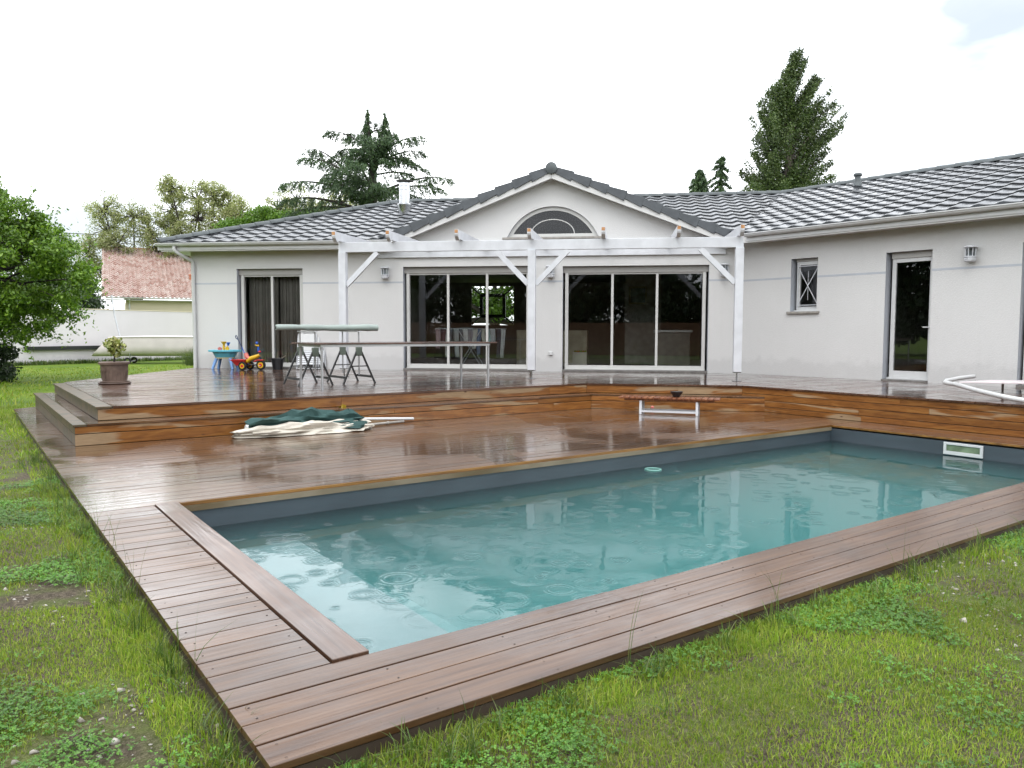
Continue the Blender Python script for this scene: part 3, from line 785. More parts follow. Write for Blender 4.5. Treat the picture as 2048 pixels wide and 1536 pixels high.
caps(mb, (HX + .02, -OH + .02, EZ + .06), (HX + RY + OH, RY, RZ_ + .04)); caps(mb, (HX + RY + OH, RY, RZ_ + .03), (vx(RY), RY, RZ_ + .03))
a = wl(-vx(RY), RY); b = wl(11.2, RY); caps(mb, (a[0], a[1], RZ_ + .03), (b[0], b[1], RZ_ + .03))
caps(mb, (GX, -GO + .03, GP + .04), (GX, RY, GP + .04))
mb.at(GX, -GO - .06, GP - .0, 0, R(90)); mb.lathe([(.115, -.05), (.132, -.04), (.132, .0), (.10, .014), (.001, .016)], 18)   # round end of the ridge
mb.build('ridge_cap', M['ridge'], house, smooth=True)
mb = MB()
ct, stt = math.cos(math.atan(GS)), math.sin(math.atan(GS))
for sgn in (-1, 1):
    Ls = 4.05 / ct; n = 10; x = .09
    for i in range(n):
        s0 = x + (Ls - x) * i / n - .02; s1 = x + (Ls - x) * (i + 1) / n + .0
        lift = .02
        def pt(s, off): return (GX + sgn * (s * ct + off * stt), GP - s * stt + off * ct)
        p = [pt(s0, .058), pt(s1, .058 + .045), pt(s1, -.125), pt(s0, -.075)]
        ya_ = -GO - .03 - .012 * (i % 2)
        for (ya, yb) in ((ya_, -GO + .0),):
            mb.add([(p[k][0], ya, p[k][1]) for k in range(4)] + [(p[k][0], yb, p[k][1]) for k in range(4)],
                   [(0, 1, 2, 3), (7, 6, 5, 4), (0, 4, 5, 1), (1, 5, 6, 2), (2, 6, 7, 3), (3, 7, 4, 0)])
        p2 = [pt(s0, .055), pt(s1, .055 + .045), pt(s1, .03), pt(s0, .03)]
        mb.add([(q[0], -GO + .001, q[1]) for q in p2] + [(q[0], -GO + .15, q[1]) for q in p2],
               [(0, 1, 2, 3), (7, 6, 5, 4), (0, 4, 5, 1), (1, 5, 6, 2), (2, 6, 7, 3), (3, 7, 4, 0)])
mb.build('verge_tile', M['verge'], house, bevel=.006)
# fascia under the verge and soffit
mb = MB()
for sgn in (-1, 1):
    a = (GX, -GO + .01, GP - .155); b = (GX + sgn * 3.95, -GO + .01, GP - .155 - GS * 3.95)
    mb.bar(a, b, .022, .125)
    vs = [(GX, -GO + .022, GP - .20), (GX + sgn * 3.95, -GO + .022, GP - .20 - GS * 3.95), (GX + sgn * 3.95, -.001, GP - .20 - GS * 3.95), (GX, -.001, GP - .20)]
    mb.add(vs, [(0, 1, 2, 3)])
mb.build('verge_board', M['fascia'], house)
mb = MB()
gx0, gx1 = -8.02, -.42
mb.box(HX + .03, gx0 - .0, -OH + .04, -.002, EZ - .17, EZ - .145); mb.box(HX + .03, gx0, -OH + .02, -OH + .039, EZ - .19, EZ - .02)
mb.build('soffit', M['fascia'], house); mb = MB(); mb.box(gx1, vx(-OH) + .0, -OH + .02, -.002, EZ - .17, EZ - .145); mb.build('soffit', M['fascia'], house); mb = MB()
mb.box(HX + .03, -13.202, -.001, 8.9, EZ - .17, EZ - .145)
mb.build('soffit', M['fascia'], house); mb = MB(); mb.at(0, 0, 0, DW); mb.box(-vx(-OH) + .2, 11.1, -OH + .04, -.002, EZ - .17, EZ - .145); mb.box(.2, 11.1, -OH + .02, -OH + .039, EZ - .19, EZ - .02)
mb.build('soffit', M['fascia'], house)
def gutter(mb, x0, x1, y, z, T=(0, 0, 0), r=.066):
    n = 9; prof = []
    for k in range(n): t = math.pi + math.pi * k / (n - 1); prof.append((y + r * math.cos(t), z + r * 1.0 * math.sin(t)))
    prof = [(prof[0][0] - .012, prof[0][1] + .012), (prof[0][0] - .012, prof[0][1] - .006)] + prof + [(p[0] * .0 + y + (p[0] - y) * .92, z + (p[1] - z) * .92) for p in prof[::-1]]
    vs = [(x0, a, b) for a, b in prof] + [(x1, a, b) for a, b in prof]; m = len(prof)
    mb.add(vs, [(i, (i + 1) % m, m + (i + 1) % m, m + i) for i in range(m)] + [tuple(range(m)), tuple(range(m, 2 * m))[::-1]])
mb = MB(); gutter(mb, HX - .04, gx0 + .1, -OH - .055, EZ - .015); mb.box(HX - .04, gx0 + .06, -OH - .0, -OH + .02, EZ - .16, EZ + .0)
mb.build('gutter', M['pvc'], house, smooth=True); mb = MB(); mb.at(0, 0, 0, DW); gutter(mb, .42, 11.2, -OH - .055, EZ - .015); mb.box(.42, 11.2, -OH - .0, -OH + .02, EZ - .16, EZ + .0)
mb.build('gutter', M['pvc'], house, smooth=True)
mb = MB(); xx = -13.12
mb.tube([(HX + .42, -OH - .055, EZ - .08), (HX + .42, -OH - .055, EZ - .16), (HX + .46, -OH - .02, EZ - .22), (xx - .02, -.12, EZ - .38), (xx + .01, -.07, EZ - .44), (xx + .01, -.065, .0)], .042, 12)
mb.build('downpipe', M['pvc'], house, smooth=True)
# metal chimney and roof vent
ch = empty('chimney'); ch.parent = house; ch.location = (-8.52, 2.7, EZ + SL * (2.7 + OH))
mb = MB(); mb.lathe([(.10, -.12), (.17, .02), (.17, .10), (.20, .20), (.20, .23), (.145, .26), (.145, .60), (.15, .605), (.15, .62), (.145, .625), (.145, .70), (.15, .705), (.15, .72), (.145, .725), (.145, .80), (.001, .80)], 28)
mb.build('flue', M['metal'], ch, smooth=True)
mb = MB(); mb.lathe([(.001, .86), (.23, .85), (.23, .862), (.001, .90)], 28, cap0=False)
for k in range(4): mb.box(-.13 + .26 * (k % 2) - .005, -.13 + .26 * (k % 2) + .005, -.005, .005, .78, .86)
mb.build('chimney_cap', M['black'], ch)
vt = empty('roof_vent'); vt.parent = house; q = wl(.76, 3.6); vt.location = (q[0], q[1], EZ + SL * (3.6 + OH) + .0); vt.rotation_euler = (0, 0, DW)
mb = MB(); mb.lathe([(.14, -.08), (.09, .10), (.07, .13), (.07, .27), (.001, .27)], 20); mb.build('vent_pipe', M['ridge'], vt, smooth=True)
mb = MB(); mb.lathe([(.09, .26), (.10, .27), (.10, .31), (.08, .33), (.001, .335)], 20); mb.build('vent_cowl', M['ridge'], vt, smooth=True)

# wall lanterns and outlet
def lantern(loc, rz, label):
    e = empty('wall_lantern', loc, rz, label, 'wall lantern', 'lanterns on the house walls')
    a = MB(); n = 8
    a.at(0, -.10, 0); a.lathe([(.001, .115), (.115, .115), (.118, .128), (.07, .15), (.001, .152)], n, cap0=False); a.build('lantern_cap', M['white'], e)
    a = MB(); a.at(0, -.10, 0); a.lathe([(.001, -.13), (.07, -.13), (.09, -.115), (.09, -.095), (.10, -.09), (.10, -.065), (.085, -.06), (.105, -.052), (.105, -.035), (.001, -.034)], n, cap0=False); a.build('lantern_base', M['white'], e)
    a = MB(); a.at(0, -.10, 0)
    for k in range(n):
        t = 2 * math.pi * k / n; a.tube([(.085 * math.cos(t), .085 * math.sin(t), -.036), (.085 * math.cos(t), .085 * math.sin(t), .116)], .006, 6)
    a.build('lantern_bars', M['white'], e)
    a = MB(); a.at(0, -.10, 0); a.lathe([(.065, -.033), (.065, .114)], 16, cap0=False); a.build('lantern_glass', M['lampglass'], e)
    a = MB(); a.box(-.06, .06, -.022, -.001, -.10, .06); a.box(-.015, .015, -.04, -.02, -.09, -.05); a.build('back_plate', M['white'], e, bevel=.004)
    return e
l0 = lantern(Fm(-8.21, 0, 2.295), FA, 'white wall lantern left of the first big sliding door')
for loc, rz, lab in ((Fm(-4.27, 0, 2.29), FA, 'white wall lantern between the two big sliding doors'), (Fm(-.37, 0, 2.295), FA, 'white wall lantern right of the second sliding door, behind the pergola brace'), (Wm(4.72, 0, 2.29), WA, 'white wall lantern right of the glazed wing door')):
    c = copy_tree(l0); c.location = loc; c.rotation_euler = (0, 0, rz); c['label'] = lab
oe = empty('outdoor_socket', Fm(-4.26, 0, .416), FA, 'small white outdoor socket box low on the wall between the sliding doors', 'socket')
mb = MB(); mb.box(-.045, .045, -.045, -.001, -.045, .045); mb.build('socket_box', M['pvc'], oe, bevel=.008)
mb = MB(); mb.box(-.037, .037, -.052, -.046, -.03, .035); mb.build('socket_flap', M['pvc'], oe, bevel=.003)

# ------------------------------------------------------------------ pergola
pg = empty('pergola', FO, FA, 'white painted timber pergola with notched rafters in front of the sliding doors', 'pergola')
py = -2.9
mb = MB(); mb.box(-8.27, -.39, py - .035, py + .035, 2.50, 2.695); mb.build('front_beam', M['white'], pg, bevel=.006)
mb = MB(); mb.box(-8.40, -.35, -.065, -.004, 2.66, 2.83); mb.box(-8.0, -.45, -.062, -.004, 2.83, 3.02); mb.build('wall_beam', M['white'], pg, bevel=.006)
for x in (-8.19, -4.36, -.46):
    mb = MB(); mb.box(x - .075, x + .075, py - .072, py + .072, .17 if x > -8 else .17, 2.498); mb.build('post', M['white'], pg, bevel=.008)
    mb = MB(); mb.box(x - .075, x + .075, py - .084, py - .074, .14, .26) if False else mb.box(x - .07, x + .07, py - .07, py + .07, .155, .167)
    mb.tube([(x, py, .008), (x, py, .155)], .016, 8); mb.box(x - .08, x + .08, py - .08, py + .08, .001, .009); mb.build('post_foot', M['metal'], pg)
def brace(a, b):
    mb = MB(); mb.bar((a[0], py, a[1]), (b[0], py, b[1]), .06, .10, (0, 1, 0)) if False else mb.bar((a[0], py, a[1]), (b[0], py, b[1]), .10, .06, (0, 1, 0)); mb.build('brace', M['white'], pg, bevel=.004)
brace((-8.12, 1.84), (-7.47, 2.49)); brace((-4.43, 1.84), (-5.06, 2.49)); brace((-4.29, 1.84), (-3.66, 2.49)); brace((-.53, 1.84), (-1.18, 2.49))
for x in (-8.22, -7.13, -5.77, -4.37, -2.98, -1.60, -.47):
    mb = MB(); w_ = .036
    prof = [(py - .40, 2.755), (py - .30, 2.67), (py - .20, 2.655), (py - .0, 2.697), (-.07, 2.78), (-.07, 2.92), (py - .36, 2.845)]
    prof = [(py - .42, 2.775), (py - .40, 2.735), (py - .30, 2.665), (py - .22, 2.70), (-.004, 2.832), (-.004, 2.95), (py - .42, 2.865)]
    n = len(prof); vs = [(x - w_, a, b) for a, b in prof] + [(x + w_, a, b) for a, b in prof]
    mb.add(vs, [tuple(range(n)), tuple(range(n, 2 * n))[::-1]] + [(i, n + i, n + (i + 1) % n, (i + 1) % n) for i in range(n)])
    r = mb.build('rafter', M['white'], pg, bevel=.003)
    mb = MB(); mb.box(x - w_ + .004, x + w_ - .004, py - .424, py - .4202, 2.80, 2.861); mb.build('end_grain', M['endgrain'], r)

# ------------------------------------------------------------------ things on the terrace
def on(x, y, z=ZU): return P(x, y, z)
# long table
tb = empty('long_table', on(3.15, 8.30), PA, 'long brown-topped table with pale metal legs on the terrace', 'table')
mb = MB(); mb.box(-.14, 3.20, -.03, .98, .715, .74); mb.build('tabletop', M['tabletop'], tb, bevel=.004)
mb = MB(); mb.box(-.02, 3.08, .02, .05, .675, .714); mb.box(-.02, 3.08, .92, .95, .675, .714); mb.box(-.02, .012, .052, .918, .675, .714); mb.box(3.05, 3.08, .052, .918, .675, .714); mb.build('table_frame', M['alutube'], tb)
for x, y in ((0, .04), (0, .93), (3.05, .04), (3.05, .93)):
    mb = MB(); mb.tube([(x + .005, y, .0), (x + .005, y, .674)], .021, 10); mb.build('leg', M['alutube'], tb, smooth=True)
# trestles
def trestle(loc, label):
    e = empty('trestle', loc, PA, label, 'trestle', 'black work trestles under the rolled cover')
    hz = .60
    for y in (-.35, .35):
        for s_ in (-1, 1):
            a = MB(); a.bar((s_ * .03, y, hz), (s_ * .30, y * 1.03, .0), .034, .026); a.build('leg', M['black'], e)
        a = MB(); a.bar((-.155, y, .31), (.155, y, .31), .018); a.build('cross_brace', M['black'], e)
        a = MB(); a.prism([(-.055, y - .025), (.055, y - .025), (.055, y + .025), (-.055, y + .025)], hz - .11, hz + .045); a.build('bracket', M['bracket'], e, bevel=.006)
        a = MB(); a.tube([(0, y, .16), (0, y, .905)], .014, 8); a.build('upright', M['alutube'], e, smooth=True)
    for s_ in (-1, 1):
        a = MB(); a.box(s_ * .27 - .004, s_ * .27 + .004, -.345, .345, .095, .135); a.build('foot_rail', M['black'], e)
    a = MB(); a.box(-.03, .03, -.40, .40, .906, .925); a.build('top_bar', M['alutube'], e)
    return e
t1 = trestle(on(3.54, 9.94), 'left black folding trestle holding up the rolled cover')
t2 = copy_tree(t1); t2.location = on(4.36, 10.0); t2['label'] = 'right black folding trestle holding up the rolled cover'
rl = empty('rolled_cover', on(3.93, 9.95, ZU + .926), PA, 'grey-green rolled pool cover lying across the two trestles', 'rolled cover')
mb = MB(); pts = []; rr = []
for k in range(40):
    t = k / 39; x = -.93 + 1.86 * t; pts.append((x, 0, .055 + .004 * math.sin(9 * t))); rr.append(.046 + .014 * t + .0035 * math.sin(t * 23) + .002 * math.sin(t * 51))
mb.tube(pts, rr, 18); mb.build('cover_roll', M['greygreen'], rl, smooth=True)
mb = MB(); mb.tube([(-.936, 0, .053), (-.90, 0, .053)], .026, 12); mb.build('core_tube', M['blackplastic'], rl)

# plant pot
pt_ = empty('plant_pot', on(.85, 12.0), 0, 'brown round pot with a small yellow-green shrub on the terrace corner', 'potted plant')
mb = MB(); mb.lathe([(.20, .02), (.225, .025), (.235, .045), (.20, .045), (.19, .05), (.222, .335), (.245, .338), (.25, .375), (.23, .385), (.215, .375), (.205, .34)], 36)
for k in range(20):
    t = 2 * math.pi * k / 20; mb.tube([(.198 * math.cos(t), .198 * math.sin(t), .07), (.212 * math.cos(t), .212 * math.sin(t), .20), (.214 * math.cos(t + .15), .214 * math.sin(t + .15), .24)], .004, 5)
mb.build('pot', M['potclay'], pt_, smooth=True)
mb = MB(); mb.lathe([(.245, .0), (.265, .02), (.26, .03), (.20, .022)], 32); mb.build('saucer', M['potclay'], pt_, smooth=True)
mb = MB(); mb.lathe([(.206, .345), (.001, .36)], 24, cap0=False); mb.build('potting_soil', M['soil'], pt_)

def leaf_quads(C, size, elong=1.8, dirs=None, droop=0, spread=1.0):
    """C (n,3) leaf positions -> rhomboid leaves with random tilt"""
    n = len(C); a = rng.normal(size=(n, 3)) * spread
    if dirs is not None: a = a * .55 + dirs
    a[:, 2] -= droop; a /= np.linalg.norm(a, axis=1)[:, None]
    b = rng.normal(size=(n, 3)); b -= (b * a).sum(1)[:, None] * a; b /= np.linalg.norm(b, axis=1)[:, None] + 1e-9
    s = size * rng.uniform(.6, 1.3, (n, 1)); A = a * s * elong / 2; B = b * s / 2
    V = np.stack([C - A, C + B, C + A, C - B], 1).reshape(-1, 3)
    return V, np.arange(4 * n).reshape(n, 4)
M['leaf_pot'] = leaf_mat('variegated_leaf', (.15, .22, .03), (.34, .38, .08), (.55, .52, .20), .4, .2)
mb = MB(); st = []
mb.tube([(0, 0, .34), (.01, 0, .45), (0, .01, .56), (.01, 0, .72)], [.018, .015, .010, .005], 8)
for k in range(11):
    t = k * 2.4; z = .48 + .024 * k; L_ = .17 * (1 - k / 16); b = (L_ * math.cos(t), L_ * math.sin(t), z + L_ * .75)
    mb.tube([(0, 0, z - .03), (b[0] * .6, b[1] * .6, z + L_ * .3), b], [.006, .004, .003], 5)
    for q in np.linspace(.35, 1.15, 9): st.append((b[0] * q, b[1] * q, z + L_ * .75 * q * q))
mb.build('stem', M['bark'], pt_)
C_ = np.repeat(np.array(st), 3, 0); C_ = C_ + rng.normal(size=C_.shape) * .02
V, F = leaf_quads(C_, .045, 1.7); np_mesh('leaves', V, F, M['leaf_pot'], pt_)

# black bucket with sticks
bk = empty('plant_bucket', Fm(-10.84, -.30, .001), 0, 'black plastic pot with a thin dead twig beside the bedroom window', 'bucket')
mb = MB(); mb.lathe([(.115, .0), (.148, .24), (.165, .243), (.165, .27), (.15, .27), (.14, .25), (.13, .2)], 28); mb.build('pot', M['blackplastic'], bk, smooth=True)
mb = MB(); mb.lathe([(.128, .19), (.001, .2)], 20, cap0=False); mb.build('potting_soil', M['soil'], bk)
mb = MB(); mb.tube([(.02, 0, .18), (.12, 0, .28), (.20, .0, .33)], .006, 6); mb.tube([(-.02, .02, .18), (.0, .02, .42)], .003, 5); mb.build('twig', mat('dead_twig', (.42, .36, .28), .8), bk)

# sand and water play table
wt = empty('water_play_table', Fm(-12.12, -.42, .001), R(-5), "child's aqua water play table with pale blue legs by the house corner", 'play table')
mb = MB(); mb.lathe([(.22, .30), (.23, .28), (.30, .40), (.31, .415), (.40, .42), (.405, .455), (.39, .465), (.31, .44), (.27, .34), (.001, .33)], 32, 1, .72); mb.build('basin', M['aqua'], wt, smooth=True)
mb = MB(); mb.lathe([(.19, .255), (.235, .258), (.235, .285), (.19, .29)], 28, 1, .72); mb.build('support_ring', M['beigeplastic'], wt, smooth=True)
for sx, sy in ((-1, -1), (1, -1), (1, 1), (-1, 1)):
    mb = MB(); mb.tube([(sx * .17, sy * .10, .26), (sx * .21, sy * .13, .14), (sx * .25, sy * .15, .0)], [.042, .036, .032], 12); mb.build('leg', M['lightblue'], wt, smooth=True)
tm = empty('toy_water_mill', Fm(-12.15, -.42, .447), R(-5), 'small yellow and blue toy water mill standing on the aqua play table', 'toy')
mb = MB(); mb.lathe([(.02, .12), (.03, .15), (.075, .21), (.075, .22), (.02, .15)], 4); mb.build('funnel', M['yellow'], tm)
mb = MB(); mb.at(.11, 0, .02); mb.lathe([(.025, .10), (.03, .13), (.055, .17), (.055, .18), (.02, .13)], 4); mb.build('side_funnel', M['blue'], tm)
mb = MB(); mb.box(-.02, .02, -.02, .02, -.005, .13); mb.tube([(-.01, 0, .08), (.06, 0, .06), (.10, 0, .12)], .012, 8); mb.build('tower', M['yellow'], tm)
mb = MB(); mb.at(-.10, 0, .04, 0, R(90))
mb.lathe([(.045, -.02), (.045, .02), (.001, .02)], 16); mb.build('wheel', M['pink'], tm)
mb = MB(); mb.at(.10, -.03, .045, 0, R(90)); mb.lathe([(.045, -.015), (.045, .015), (.001, .015)], 16); mb.build('wheel', M['yellow'], tm)

# tricycle
tr = empty('tricycle', Fm(-11.33, -.72, .0), R(-12), "child's red and yellow tricycle with tipper tray and long blue push handle", 'tricycle')
def wheel(x, y, r, w_, nm='wheel'):
    e = empty(nm); e.parent = tr; e.location = (x, y, r); e.rotation_euler = (R(90), 0, 0)
    a = MB(); a.lathe([(r * .62, -w_ / 2), (r * .93, -w_ / 2), (r, -w_ * .3), (r, w_ * .3), (r * .93, w_ / 2), (r * .62, w_ / 2)], 26, cap0=False); a.lathe([(r * .62, w_ / 2), (r * .62, -w_ / 2)], 26, cap0=False); a.build('tyre', M['blackplastic'], e, smooth=True)
    a = MB(); a.lathe([(.001, -w_ * .40), (r * .6, -w_ * .42), (r * .615, 0), (r * .6, w_ * .42), (.001, w_ * .40)], 22, cap0=False); a.build('rim', M['yellow'], e)
    a = MB(); a.lathe([(.001, -w_ * .56), (r * .34, -w_ * .5), (r * .34, w_ * .5), (.001, w_ * .56)], 14, cap0=False); a.build('hub', M['red'], e)
wheel(-.10, -.17, .10, .055); wheel(-.10, .17, .10, .055); wheel(.28, 0, .118, .055)
mb = MB(); vs = []
for z, s_ in ((.10, .55), (.235, 1.0)):
    cxx = -.26 + (.0 if z > .2 else .03)
    for (a, b) in ((-.17, -.15), (.17, -.15), (.17, .15), (-.17, .15)): vs.append((cxx + a * s_, b * s_ * .95, z))
mb.add(vs, [(0, 3, 2, 1), (0, 1, 5, 4), (1, 2, 6, 5), (2, 3, 7, 6), (3, 0, 4, 7)])
vi = [(v[0] * .97 - .0078, v[1] * .93, v[2] + .01) for v in vs]; mb.add(vi, [(0, 1, 2, 3), (4, 5, 1, 0), (5, 6, 2, 1), (6, 7, 3, 2), (7, 4, 0, 3)])
mb.bar((-.44, -.15, .235), (-.08, -.15, .24), .022); mb.bar((-.44, .15, .235), (-.08, .15, .24), .022); mb.bar((-.43, -.15, .235), (-.43, .15, .235), .022); mb.bar((-.09, -.15, .24), (-.09, .15, .24), .022)
mb.build('tipper_tray', M['red'], tr, bevel=.004)
mb = MB(); mb.tube([(-.08, 0, .20), (.02, 0, .27), (.14, 0, .31), (.26, 0, .355)], [.05, .055, .05, .04], 12); mb.build('body', M['yellow'], tr, smooth=True)
mb = MB(); mb.tube([(-.12, 0, .13), (.05, 0, .12), (.22, 0, .12)], .018, 8); mb.box(-.12, -.08, -.18, .18, .075, .095); mb.build('chassis', M['blackplastic'], tr)
mb = MB(); mb.lathe([(.001, 0), (.05, 0), (.05, .01), (.001, .012)], 8) if False else mb.box(.20, .36, -.045, .045, .225, .25); mb.bar((.18, 0, .23), (.10, 0, .20), .05, .03); mb.build('mudguard', M['red'], tr, bevel=.01)
mb = MB(); mb.tube([(.28, 0, .105), (.27, 0, .24), (.25, 0, .40)], .016, 8); mb.tube([(.25, -.13, .43), (.25, 0, .41), (.25, .13, .43)], .012, 8); mb.build('fork_and_handlebar', M['navy'], tr, smooth=True)
mb = MB(); mb.ball((.255, 0, .435), .035, 14, .7); mb.build('horn', M['red'], tr, smooth=True)
hd = empty('toy_bird'); 
hd.parent = tr; hd.location = (.22, 0, .47)
mb = MB(); mb.tube([(0, 0, -.03), (.0, 0, .08)], [.022, .026], 10); mb.ball((-.035, 0, .17), .032, 14, 1.1); mb.build('toy_body', M['blue'], hd, smooth=True)
mb = MB(); mb.tube([(-.02, 0, .11), (-.085, 0, .12)], [.022, .008], 8); mb.ball((.0, 0, .105), .022, 10); mb.build('beak', M['yellow'], hd, smooth=True)
mb = MB(); mb.tube([(-.11, 0, .40), (-.085, 0, .32), (-.04, 0, .275), (.03, 0, .285)], [.045, .055, .05, .03], 12)
mb.build('seat', M['pink'], tr, smooth=True)
mb = MB(); mb.tube([(-.05, .02, .12), (-.14, .02, .36), (-.22, .02, .54)], .012, 8); mb.build('push_pole', M['blue'], tr)
mb = MB(); mb.tube([(-.22, .02, .54), (-.325, .02, .735)], .011, 8)
mb.tube([(-.325, .02 - .0, .735), (-.335, .02, .785), (-.372, .02, .82), (-.385, .02, .80), (-.37, .02, .75), (-.33, .02, .725)], .010, 8); mb.build('push_handle', M['navy'], tr)
mb = MB(); mb.box(.27, .29, -.09, -.03, .10, .115); mb.box(.27, .29, .03, .09, .10, .115); mb.build('pedal', M['white'], tr)

# stacked folded chairs leaning on the wall
def fchair(loc, rz, lean, label):
    e = empty('folding_chair', loc, rz, label, 'folded chair', 'folded chairs leaning on the house wall')
    e.rotation_euler = (lean, 0, rz)
    a = MB(); w_, h = .22, .92
    a.tube([(-w_, 0, .01), (-w_, 0, h - .06), (-w_ + .05, 0, h), (w_ - .05, 0, h), (w_, 0, h - .06), (w_, 0, .01)], .0115, 8)
    a.tube([(-w_ + .03, -.03, .10), (-w_ + .03, -.03, .02), (w_ - .03, -.03, .02), (w_ - .03, -.03, .10), (w_ - .03, -.03, .62), (-w_ + .03, -.03, .62)], .0105, 8, closed=True)
    a.build('tube_frame', M['alutube'], e, smooth=True)
    a = MB(); a.box(-w_ + .012, w_ - .012, -.004, .004, .47, h - .03); a.build('backrest', M['canvas_cream'] if False else M['pvc'], e)
    a = MB()
    for k in range(7): a.box(-w_ + .03, w_ - .03, -.038, -.026, .12 + k * .05, .155 + k * .05)
    a.build('seat', M['alutube'], e); return e
f0 = fchair(Fm(-10.15, -.26, 0), FA + R(8), R(-14), 'front folded aluminium chair of the stack against the wall, behind the trestles')
for k, lab in enumerate(('second folded aluminium chair from the front in the wall stack', 'folded aluminium chair third from the front in the wall stack', 'rearmost folded aluminium chair of the stack, nearest the wall')):
    c = copy_tree(f0); c.location = Fm(-10.15 + .07 * (k + 1), -.26 + .045 * (k + 1), 0); c['label'] = lab

# curved white frame item at the far right
cf = empty('white_lounger_frame', P(10.55, 2.2, ZU), PA, 'white curved tubular frame with pale flat panel lying on the terrace at the right edge', 'frame')
def camt(x, y, z): return (x, y, z)
def cl(x, y, z): return (x - 10.55, y - 2.2, z - ZU)
mb = MB(); mb.tube([cl(*q) for q in ((12.3, 3.0, .62), (11.9, 3.05, .60), (11.55, 3.08, .57), (11.38, 3.03, .55), (11.32, 2.92, .54), (11.25, 2.82, .54), (11.0, 2.62, .535), (10.75, 2.42, .53), (10.48, 2.19, .52), (10.25, 1.94, .505), (10.03, 1.68, .49), (9.93, 1.50, .475), (9.89, 1.33, .462), (9.88, 1.0, .457), (9.95, .6, .457), (10.1, .2, .457))], .034, 12)
mb.build('curved_tube', M['pvc'], cf, smooth=True)
mb = MB(); mb.prism([cl(*q, 0)[:2] for q in ((11.08, 2.68), (11.95, 2.62), (12.4, 2.2), (12.3, 1.4), (11.9, 1.5), (11.7, 1.95))], .15, .172); mb.build('flat_panel', M['hull'], cf, bevel=.004)
for x, y in ((11.9, 2.4), (12.1, 1.7)):
    q = cl(x, y, ZU); mb = MB(); mb.tube([q, (q[0], q[1], .149)], .018, 8); mb.build('leg', M['pvc'], cf)
mb = MB(); q = cl(11.0, 1.3, ZU); mb.box(q[0] - .3, q[0] + .3, q[1] - .3, q[1] + .25, .0, .09); mb.build('base_block', M['blackplastic'], cf, bevel=.01)

# ------------------------------------------------------------------ things on the lower deck
bn = empty('slatted_bench', P(8.07, 5.80), R(-54) + PA, 'low bench with orange wooden slats and white metal legs in front of the steps', 'bench')
mb = MB(); L_ = 1.62; n = 17
for k in range(n):
    x = -L_ / 2 + k * L_ / n; mb.box(x, x + L_ / n - .012, -.19, .19, .250, .277)
mb.build('seat', M['orangewood'], bn, bevel=.003)
mb = MB(); mb.box(-.72, .72, -.15, -.115, .222, .249); mb.box(-.72, .72, .115, .15, .222, .249); mb.build('seat_rail', M['orangewood'], bn)
for s_ in (-1, 1):
    for t_ in (-1, 1):
        mb = MB(); mb.bar((s_ * .45, t_ * .13, .222), (s_ * .45, t_ * .15, .0), .04); mb.build('leg', M['white'], bn, bevel=.003)
mb = MB(); mb.bar((-.43, -.146, .05), (.43, -.146, .05), .03); mb.bar((-.43, .146, .05), (.43, .146, .05), .03); mb.build('stretcher', M['white'], bn)
bw = empty('black_bowl', bn.location + Vector((.12, .04, .278)), 0, 'black bowl standing on the slatted bench', 'bowl')
mb = MB(); mb.lathe([(.05, .0), (.055, .01), (.10, .075), (.105, .09), (.098, .09), (.05, .02), (.001, .015)], 26); mb.build('bowl_shell', M['blackplastic'], bw, smooth=True)
rb = MB(); rb.ball((0, 0, .035), .035, 18); rbo = rb.build('red_ball', M['pink'], smooth=True); rbo.location = P(8.40, 6.5, 0); tag(rbo, 'small red ball lying on the deck under the slatted bench', 'ball')

# two folded parasols lying on the deck
def folded(name, x0, x1, yc, zc, rad, m, seed, fold=.35, flat=.55):
    """crumpled bundle of cloth lying along x"""
    r_ = np.random.default_rng(seed); nx_, na = 70, 44; V = []
    ph = r_.uniform(0, 6, 8); 
    for i in range(nx_ + 1):
        t = i / nx_; x = x0 + (x1 - x0) * t
        env = rad * (min(1, .55 + 3.2 * t) * min(1, .50 + 5 * (1 - t)))
        for k in range(na):
            a = 2 * math.pi * k / na
            fo = 1 + fold * (.5 * math.sin(3 * a + ph[0] + 4 * t) + .35 * math.sin(5 * a + ph[1] - 7 * t) + .28 * math.sin(9 * a + ph[2] + 5 * t + .6 * math.sin(8 * t)) + .16 * math.sin(14 * a + ph[3] - 11 * t) )
            fo *= 1 + .12 * math.sin(11 * t + ph[4] + a)
            fo *= 1 + .20 * abs(math.sin(6.5 * a + 9 * t + ph[7])) - .16 * abs(math.sin(17 * t + 2 * a)); y = yc + env * 1.9 * fo * math.cos(a) + .03 * math.sin(5 * t + ph[5]); z = zc + env * flat * 2 * max(-.45, math.sin(a)) * fo
            V.append((x + .05 * math.sin(4 * a + ph[6]) * (1 if t > .9 or t < .1 else 0), y, max(.006, z)))
    F = []
    for i in range(nx_):
        for k in range(na): F.append((i * na + k, i * na + (k + 1) % na, (i + 1) * na + (k + 1) % na, (i + 1) * na + k))
    return V, F
def bundle(e, m, *a, **k):
    V, F = folded('c', *a, m, **k); mb = MB(); mb.add(V, F); n = 44
    mb.f.append(tuple(range(n))[::-1]); mb.f.append(tuple(len(V) - n + i for i in range(n)))
    return mb.build('canopy', m, e, smooth=True)
pc_ = empty('cream_parasol', P(1.44, 6.95), R(35.694 - 3), 'folded cream canvas parasol lying flat on the deck under the green one', 'parasol', 'parasols lying on the deck')
bundle(pc_, M['canvas_cream'], .0, 1.78, -.05, .035, .085, seed=3)
